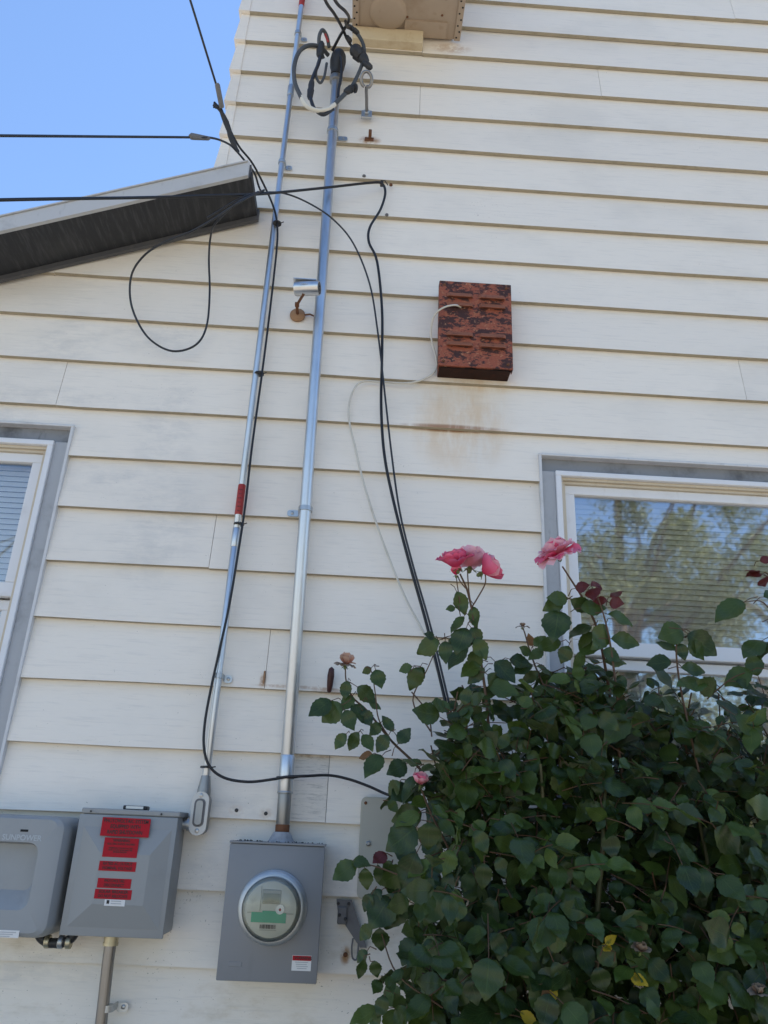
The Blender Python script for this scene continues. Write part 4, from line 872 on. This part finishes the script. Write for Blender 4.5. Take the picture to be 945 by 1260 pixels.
# leaves that shape the outline (base and tip in photo pixels, distance)
for a in ((407, 862, 380, 880, -.33), (421, 867, 393, 887, -.33), (424, 874, 433, 897, -.34), (446, 874, 457, 893, -.33), (428, 838, 423, 861, -.33), (440, 845, 464, 864, -.34), (462, 824, 469, 845, -.34), (457, 822, 445, 828, -.34), (434, 856, 420, 872, -.32), (452, 862, 470, 872, -.33), (436, 866, 446, 886, -.32),
          (426, 903, 411, 922, -.34), (441, 901, 428, 924, -.34), (447, 904, 459, 924, -.34), (470, 930, 448, 955, -.36), (478, 905, 462, 925, -.36), (468, 890, 455, 905, -.35), (484, 900, 470, 880, -.36), (490, 915, 505, 895, -.37),
          (507, 820, 490, 825, -.38), (517, 821, 503, 849, -.38), (512, 822, 525, 836, -.38), (540, 788, 511, 803, -.39), (534, 784, 522, 780, -.39), (548, 789, 549, 817, -.39), (552, 787, 570, 800, -.40),
          (562, 728, 573, 757, -.45), (560, 748, 549, 749, -.45), (571, 759, 554, 779, -.45), (582, 747, 587, 773, -.45), (574, 773, 559, 803, -.46), (585, 786, 599, 812, -.46), (580, 772, 592, 797, -.46), (575, 795, 550, 822, -.46), (590, 800, 578, 826, -.46), (596, 822, 575, 842, -.46), (600, 830, 622, 848, -.46), (590, 815, 566, 829, -.45), (584, 790, 566, 790, -.45), (600, 845, 640, 852, -.45),
          (609, 814, 636, 838, -.44), (627, 811, 655, 817, -.42), (662, 827, 641, 841, -.42), (657, 795, 672, 782, -.41), (652, 805, 640, 796, -.41), (660, 820, 680, 830, -.42), (668, 800, 650, 812, -.42), (655, 818, 630, 826, -.43),
          (688, 752, 680, 788, -.47, 'leaf', 1.25), (693, 739, 668, 750, -.47), (698, 737, 674, 735, -.47), (702, 738, 732, 752, -.47), (715, 748, 748, 745, -.48), (748, 756, 781, 768, -.5), (726, 770, 700, 785, -.48), (728, 778, 712, 800, -.48), (752, 786, 789, 792, -.5), (736, 790, 712, 806, -.49), (742, 800, 765, 812, -.5), (745, 770, 730, 800, -.49), (690, 790, 660, 798, -.45), (700, 795, 690, 815, -.46), (720, 800, 702, 822, -.48),
          (840, 775, 813, 782, -.5), (846, 780, 886, 806, -.52, 'leaf', .95), (832, 800, 806, 790, -.5), (836, 792, 843, 812, -.5), (850, 788, 866, 812, -.51), (826, 815, 795, 815, -.5), (838, 822, 870, 826, -.52), (915, 741, 879, 762, -.53), (938, 788, 913, 801, -.53), (945, 790, 932, 808, -.53), (925, 825, 890, 838, -.53), (940, 735, 965, 730, -.52), (950, 765, 970, 780, -.52), (905, 838, 930, 848, -.53), (880, 850, 860, 838, -.52), (870, 840, 835, 834, -.52),
          (438, 1062, 409, 1082, -.49), (434, 1059, 455, 1063, -.49), (449, 1068, 450, 1096, -.49), (465, 1064, 468, 1091, -.5), (482, 1060, 470, 1075, -.5), (458, 1100, 446, 1122, -.5), (470, 1095, 452, 1110, -.5), (480, 1105, 455, 1140, -.5, 'leaf', 1.2), (490, 1100, 472, 1145, -.5, 'leaf', 1.2),
          (458, 1138, 441, 1157, -.5), (467, 1142, 469, 1173, -.5), (452, 1170, 438, 1184, -.5), (448, 1180, 441, 1205, -.51), (460, 1182, 464, 1204, -.51), (468, 1206, 460, 1220, -.52), (478, 1200, 484, 1222, -.52), (474, 1225, 464, 1252, -.53), (486, 1222, 498, 1250, -.53), (468, 1246, 455, 1268, -.53), (500, 1240, 480, 1266, -.55),
          (478, 985, 490, 1000, -.4), (492, 962, 476, 978, -.4), (500, 940, 478, 950, -.4), (510, 955, 495, 990, -.42),
          (512, 1019, 476, 1044, -.60, 'leaf', 1.1), (528, 1012, 528, 1046, -.60, 'leaf', 1.1), (515, 1000, 486, 1015, -.58, 'leaf_young', 1.0), (540, 1008, 560, 1030, -.6), (585, 1022, 600, 1050, -.62, 'leaf', 1.2), (598, 1012, 575, 1028, -.6, 'leaf_young', 1.), (556, 1046, 545, 1078, -.62, 'leaf_young', .9), (561, 1094, 563, 1137, -.64, 'leaf_young', .95), (545, 1098, 520, 1135, -.63), (596, 1062, 594, 1096, -.63), (610, 1108, 598, 1152, -.64), (512, 1050, 494, 1095, -.62), (530, 1060, 500, 1080, -.62, 'leaf_young', 1.),
          (660, 1100, 668, 1138, -.66, 'leaf', 1.15), (690, 1060, 705, 1090, -.66, 'leaf', 1.15), (770, 1120, 795, 1160, -.68, 'leaf', 1.15), (735, 1165, 760, 1190, -.68, 'leaf', 1.3), (800, 1185, 818, 1210, -.68), (735, 1190, 745, 1222, -.68, 'leaf', 1.25), (855, 1175, 880, 1205, -.68, 'leaf', 1.15), (830, 1040, 862, 1058, -.66), (900, 1085, 935, 1120, -.68, 'leaf', 1.2), (880, 1020, 920, 1050, -.66, 'leaf', 1.2), (790, 1215, 812, 1243, -.7, 'leaf', 1.1), (600, 1190, 590, 1230, -.66, 'leaf', 1.2), (580, 1200, 560, 1240, -.66), (630, 1165, 650, 1205, -.67), (740, 930, 735, 980, -.55, 'leaf', 1.1), (690, 945, 700, 985, -.55, 'leaf', 1.2), (840, 945, 870, 975, -.55), (660, 880, 690, 912, -.5), (770, 880, 745, 915, -.52), (720, 890, 700, 925, -.5, 'leaf', 1.1), (905, 880, 940, 910, -.55), (880, 900, 855, 930, -.55)):
    xl_(*a)
# new red leaves, yellow and dried ones
for a in ((708, 724, 724, 719, -.5), (727, 721, 741, 719, -.5), (729, 724, 729, 735, -.5), (747, 739, 729, 739, -.5), (750, 741, 767, 742, -.5), (751, 735, 766, 724, -.5), (735, 728, 739, 720, -.5), (934, 705, 917, 700, -.5), (936, 706, 918, 709, -.5), (938, 712, 939, 719, -.5), (935, 690, 950, 686, -.5), (475, 1050, 459, 1061, -.56)): xl_(*a, 'leaf_red', 1.1)
for a in ((680, 1210, 675, 1238, -.7), (745, 1162, 758, 1150, -.7), (752, 1170, 740, 1160, -.7), (775, 1200, 798, 1212, -.7), (640, 1245, 662, 1262, -.68)): xl_(*a, 'leaf_yellow', .95)
for a in ((800, 985, 793, 1006, -.55), (805, 985, 808, 1008, -.55), (812, 985, 826, 1000, -.55), (557, 935, 553, 955, -.45), (458, 928, 440, 931, -.36), (668, 1215, 676, 1240, -.72), (655, 795, 650, 780, -.3)): xl_(*a, 'leaf_dry', .8)

# body of the bush: sprays through its whole depth
POLY = [(508, 1290), (505, 1230), (505, 1180), (522, 1120), (542, 1070), (545, 1000), (530, 945), (515, 918), (525, 905), (538, 885), (560, 850), (600, 862), (640, 845), (680, 822), (710, 815), (760, 822), (800, 838), (840, 850), (880, 850), (930, 850), (1000, 800), (1040, 900), (1040, 1290)]
def inside(x, y, P=POLY):
    c = False; j = len(P)-1
    for i in range(len(P)):
        if (P[i][1] > y) != (P[j][1] > y) and x < (P[j][0]-P[i][0])*(y-P[i][1])/(P[j][1]-P[i][1])+P[i][0]: c = not c
        j = i
    return c
HOLES = [(735, 1038, 26, 10), (900, 868, 26, 12)]
cnt = 0
while cnt < 1150:
    x, y = random.uniform(440, 1040), random.uniform(800, 1290)
    if not inside(x, y): continue
    lay = random.random(); top_f = min(1, max(0, (y-830)/260))
    d = (-.16-.16*random.random()) if lay < .36 else (-.32-.18*random.random()*(.4+.6*top_f)) if lay < .75 else (-.46-.26*top_f*random.random())
    if any(((x-a)/w)**2+((y-b)/h)**2 < 1.3 for a, b, w, h in HOLES): continue
    if y < 890 and x > 770 and random.random() < .25: continue
    p = at(x, y, d); dr = Vector((random.gauss(0, .8), -.45+random.gauss(0, .4), random.gauss(-.05, .45)))
    spray(p, dr, random.uniform(.070, .118), 5 if random.random() < .7 else 3, 'leaf_young' if random.random() < .09 else 'leaf'); cnt += 1
for k in range(150):                                        # low part of the bush, under the frame
    x, y, z = random.uniform(.1, 2.2), random.uniform(-.85, -.15), random.uniform(.35, 1.0)
    spray((x, y, z), (random.gauss(0, 1), -.4, random.gauss(0, .4)), random.uniform(.06, .085))
for k in range(90):                                          # right flank beyond the frame
    spray((random.uniform(1.25, 2.2), random.uniform(-.75, -.15), random.uniform(.9, 1.9)), (random.gauss(0, 1), -.4, random.gauss(0, .4)), random.uniform(.06, .085))
# twigs among the leaves
tw = MB()
for k in range(110):
    x, y = random.uniform(480, 1000), random.uniform(880, 1280)
    if not inside(x, y): continue
    p = at(x, y, random.uniform(-.5, -.18)); q = p+Vector((random.gauss(0, .07), random.gauss(-.02, .05), random.uniform(.06, .2))); tw.tube(smoothpath([p, p.lerp(q, .5)+rv(.012), q], 3), .0022, 5, False)
tag(tw.build('twigs', 'twig', bush, 60), kind='stuff')
stalk.build('leaf_stalks', 'twig', bush, 60)['kind'] = 'stuff'
# the nearest leaves are leaves of their own, the rest is one mass
scored = []
for k, L in enumerate(leaves):
    c = L[0] @ Vector((0, .5, 0)); px, py, w = topx(c)
    vis = 0 <= px <= 945 and 0 <= py <= 1260
    size = L[0].col[1].length*CF/w
    scored.append(((0 if L[2] != 'leaf' and vis else 1 if vis and k < 230 else 2 if vis else 3, c.y, -size), k))
scored.sort(); own = set(k for _, k in scored[:300])
cache = {}
for k in sorted(own):
    Mx, v, m, r = leaves[k]; key = (v, m)
    if key not in cache:
        o = LV[v].build('leaf', m, bush, 180, origin=(0, 0, 0)); cache[key] = o.data
    else: o = place('leaf', cache[key], (0, 0, 0), bush)
    o.matrix_basis = Matrix.Translation(-RB) @ Mx
for mk in ('leaf', 'leaf_young', 'leaf_red', 'leaf_yellow', 'leaf_dry'):
    big = MB(); big.uv = []; big.rnd = []
    for k, (Mx, v, m, r) in enumerate(leaves):
        if k in own or m != mk: continue
        src = LV[v]; big.add([Mx @ Vector(p) for p in src.v], src.f); big.uv += src.uv; big.rnd += [r]*len(src.v)
    if big.v: big.build('foliage', mk, bush, 180)['kind'] = 'stuff'

# blooms
def petal(W, L, cup, reflex, ruff=.06, nu=6, nv=7):
    V, F, UV = [], [], []; ph = random.uniform(0, 6)
    for j in range(nv+1):
        v = j/nv; w = W*(.22+.78*math.sin(math.pi*.5*min(1, v*1.15)**.9))*(1-.30*max(0, v-.72)/.28)
        for i in range(nu+1):
            u = i/nu*2-1; out = .34*L*math.sin(v*math.pi*.55)*cup
            V.append((u*w, out - cup*W*.55*u*u*(.4+.6*v) + reflex*L*max(0, v-.55)**2*2.2 + ruff*L*math.sin(5*u+ph+3*v)*v*v, L*v*(1-.10*u*u*v)+ruff*L*.7*math.sin(7*u+ph)*v*v)); UV.append((u*.5+.5, v))
    for j in range(nv):
        for i in range(nu): a = j*(nu+1)+i; F.append((a, a+1, a+nu+2, a+nu+1))
    mb = MB(); mb.v = V; mb.f = F; mb.uv = UV; return mb
PK = {}
def bloom(name, c, axis, R, rings, mats, label=None):
    """rings: (petals, lean from the axis in degrees, size)"""
    c = Vector(c); axis = Vector(axis).normalized(); b = part(name, bush)
    if label: b['label'] = label
    q = axis.to_track_quat('Z', 'Y').to_matrix().to_4x4()
    for k, (n, lean, sz) in enumerate(rings):
        for i in range(n):
            key = (k, i % 2, mats[min(k, len(mats)-1)], name)
            if key not in PK: PK[key] = petal(.62+.1*random.random(), 1.0, max(.25, .95-lean/110), .0 if lean < 30 else random.uniform(.3, .8), random.uniform(.05, .11)).build('petal', mats[min(k, len(mats)-1)], b, 180, origin=(0, 0, 0)); o = PK[key]; PK[key] = o.data
            else: o = place('petal', PK[key], (0, 0, 0), b)
            a = 2*math.pi*(i+.5*(k % 2))/n+random.gauss(0, .12)+k*.7
            s = R*sz*random.uniform(.92, 1.08)
            Mx = Matrix.Translation(c-RB) @ q @ Matrix.Rotation(a, 4, 'Z') @ Matrix.Translation((0, R*.05*k/3, R*.03*(4-k))) @ Matrix.Rotation(-math.radians(lean+random.gauss(0, 6)), 4, 'X') @ Matrix.Scale(s, 4)
            o.matrix_basis = Mx
    # green base with sepals
    MB().lathe([(.001, -R*.34), (R*.10, -R*.28), (R*.13, -R*.12), (R*.10, R*.03)], c, axis, 10).build('hip', 'sepal', b, 60)
    for i in range(5):
        a = 2*math.pi*i/5+random.random(); dr = q.to_3x3() @ Vector((math.cos(a), math.sin(a), random.uniform(-.9, -.1)))
        sm = leaf_mesh(0, .3, .2, .3, 5); o = sm.build('sepal', 'sepal', b, 180, origin=(0, 0, 0)); y = dr.normalized(); z = axis-y*axis.dot(y); z.normalize(); x = y.cross(z); s = R*.5; bs = c-RB
        o.matrix_basis = Matrix(((x.x*s, y.x*s, z.x*s, bs.x), (x.y*s, y.y*s, z.y*s, bs.y), (x.z*s, y.z*s, z.z*s, bs.z), (0, 0, 0, 1)))
FULL = [(3, 6, .62), (4, 14, .78), (5, 26, .9), (6, 42, 1.0), (6, 62, 1.08), (5, 82, 1.1)]
bloom('rose_bloom', at(562, 699, -.47), (-.30, -.30, .9), .054, [(3, 3, .75), (4, 8, .86), (5, 15, .95), (5, 22, 1.0), (5, 32, 1.0)], ['pink'], 'deep pink half-open bloom at the left of the cluster')
bloom('rose_bloom', at(578, 698, -.43), (.12, .05, 1), .060, [(4, 6, .85), (4, 16, .95), (5, 28, 1.0), (5, 44, 1.0)], ['palepink'], 'pale pink open bloom in the middle of the cluster')
bloom('rose_bloom', at(593, 705, -.47), (.85, -.30, .50), .054, [(3, 4, .85), (4, 10, .95), (4, 18, 1.0), (4, 28, 1.02)], ['pink', 'pink', 'palepink', 'pink'], 'deep pink bloom facing right in the cluster')
bloom('rose_bud', at(561, 708, -.46), (-.1, -.2, 1), .026, [(3, 2, .9), (3, 8, 1.0), (3, 14, 1.0)], ['pink'], 'small closed pink bud under the cluster')
bloom('rose_bloom', at(687, 684, -.48), (-.42, -.30, .85), .056, FULL, ['pink', 'pink', 'palepink', 'palepink', 'pink', 'palepink'], 'full ruffled pink bloom beside the window frame')
bloom('rose_bud', at(517, 966, -.5), (.05, -.5, .85), .034, [(3, 4, .8), (4, 14, .9), (4, 24, .9)], ['pink', 'palepink', 'palepink'], 'small pink bud among the lower leaves')
bloom('rose_bud', at(425, 819, -.32), (.15, -.2, .9), .036, [(3, 5, .9), (3, 40, .8), (4, 75, .85)], ['fade', 'fade', 'drypetal'], 'withered peach bloom on the left shoot')
bloom('rose_bud', at(643, 772, -.4), (0, -.2, 1), .020, [(3, 12, .6), (4, 70, .9)], ['drypetal', 'drypetal'], 'spent flower head on a thin stem')
bloom('rose_bud', at(557, 958, -.46), (.1, -.3, -.9), .036, [(3, 8, .9), (4, 22, 1.0)], ['drypetal', 'leaf_dry'], 'brown dried bloom hanging inside the bush')
bloom('rose_bud', at(788, 1172, -.72), (.1, -.3, .7), .022, [(3, 15, .9), (3, 50, 1.0)], ['drypetal'], 'greyish dried bloom low in the bush')
bloom('rose_bud', at(934, 1224, -.74), (-.1, -.3, .7), .022, [(3, 15, .9), (3, 50, 1.0)], ['drypetal'], 'greyish dried bloom at the right edge')

# ---------------------------------------------------------------- trees across the yard (seen in the panes)
ml = m_leaf('tree_leaf', (.12, .14, .035), (.20, .20, .06), (.20, .21, .09), .5); mbk = m_paint('tree_bark', (.17, .12, .085), .9, .5, (.07, .05, .04), .5, .2, 12)
def tree(x, y, h, rx, rz, nl, label, sz=.11, seed=1):
    rs = random.Random(seed); tr = thing('tree', (x, y, 0), label, 'tree', 'trees across the yard')
    zc = h-rz; MB().tube(smoothpath([(x, y, -.1), (x+.1, y, h*.2), (x-.05, y+.1, h*.42), (x+.15, y, h*.7), (x+.1, y, h*.9)], 5), [.22-.19*i/20 for i in range(21)], 10).build('trunk', mbk, tr, 60)
    cl = []
    for k in range(22):
        a = rs.uniform(0, 6.28); e = rs.uniform(-.5, 1.1); rr = rs.uniform(.55, 1.0)
        q = Vector((x+math.cos(a)*math.cos(e)*rx*rr, y+math.sin(a)*math.cos(e)*rx*rr, zc+math.sin(e)*rz*rr)); p = Vector((x+.05, y, h*rs.uniform(.28, .6)))
        MB().tube(smoothpath([p, p.lerp(q, .5)+Vector((rs.gauss(0, .2), rs.gauss(0, .2), .2)), q], 4), [.07-.058*i/8 for i in range(9)], 6).build('limb', mbk, tr, 60)
        for j in range(4): cl.append((p.lerp(q, rs.uniform(.5, 1.05))+Vector((rs.gauss(0, .35), rs.gauss(0, .35), rs.gauss(0, .3))), rs.uniform(.28, .75)))
    src = leaf_mesh(0, .5, .2, .3, 3); big = MB(); big.uv = []; big.rnd = []
    for k in range(nl):
        c, r = cl[rs.randrange(len(cl))]; v = Vector((rs.gauss(0, 1), rs.gauss(0, 1), rs.gauss(0, 1))); v = v/v.length*r*rs.random()**.5; b = c+v
        d = Vector((rs.gauss(0, 1), rs.gauss(0, 1), rs.gauss(-.5, .7))).normalized(); nn = Vector((rs.gauss(0, 1), rs.gauss(0, 1), rs.gauss(.6, 1))); z = nn-d*nn.dot(d); z.normalize(); xx = d.cross(z); s = sz*rs.uniform(.7, 1.3)
        big.add([b+xx*(p[0]*s)+d*(p[1]*s)+z*(p[2]*s) for p in ((-.28, .45, 0), (0, 0, 0), (.28, .45, 0), (0, 1, -.1))], [(0, 1, 2, 3)]); big.uv += [(0, .4), (.5, 0), (1, .4), (.5, 1)]; big.rnd += [rs.random()]*4
    tag(big.build('crown', ml, tr), kind='stuff')
tree(4.7, -10.8, 9.4, 3.9, 3.6, 36000, 'tall leafy tree mirrored in the window behind the roses', .075, 3)
tree(9.6, -13.5, 9.8, 3.4, 3.6, 20000, 'broad leafy tree mirrored at the right of the same window', .09, 5)
tree(5.7, -8.2, 4.4, 2.4, 1.9, 18000, 'low spreading tree mirrored in the lower sash behind the roses', .08, 11)
tree(-6.4, -12.0, 4.9, 1.9, 1.7, 6000, 'low leafy tree mirrored in the window at the left edge', .10, 9)
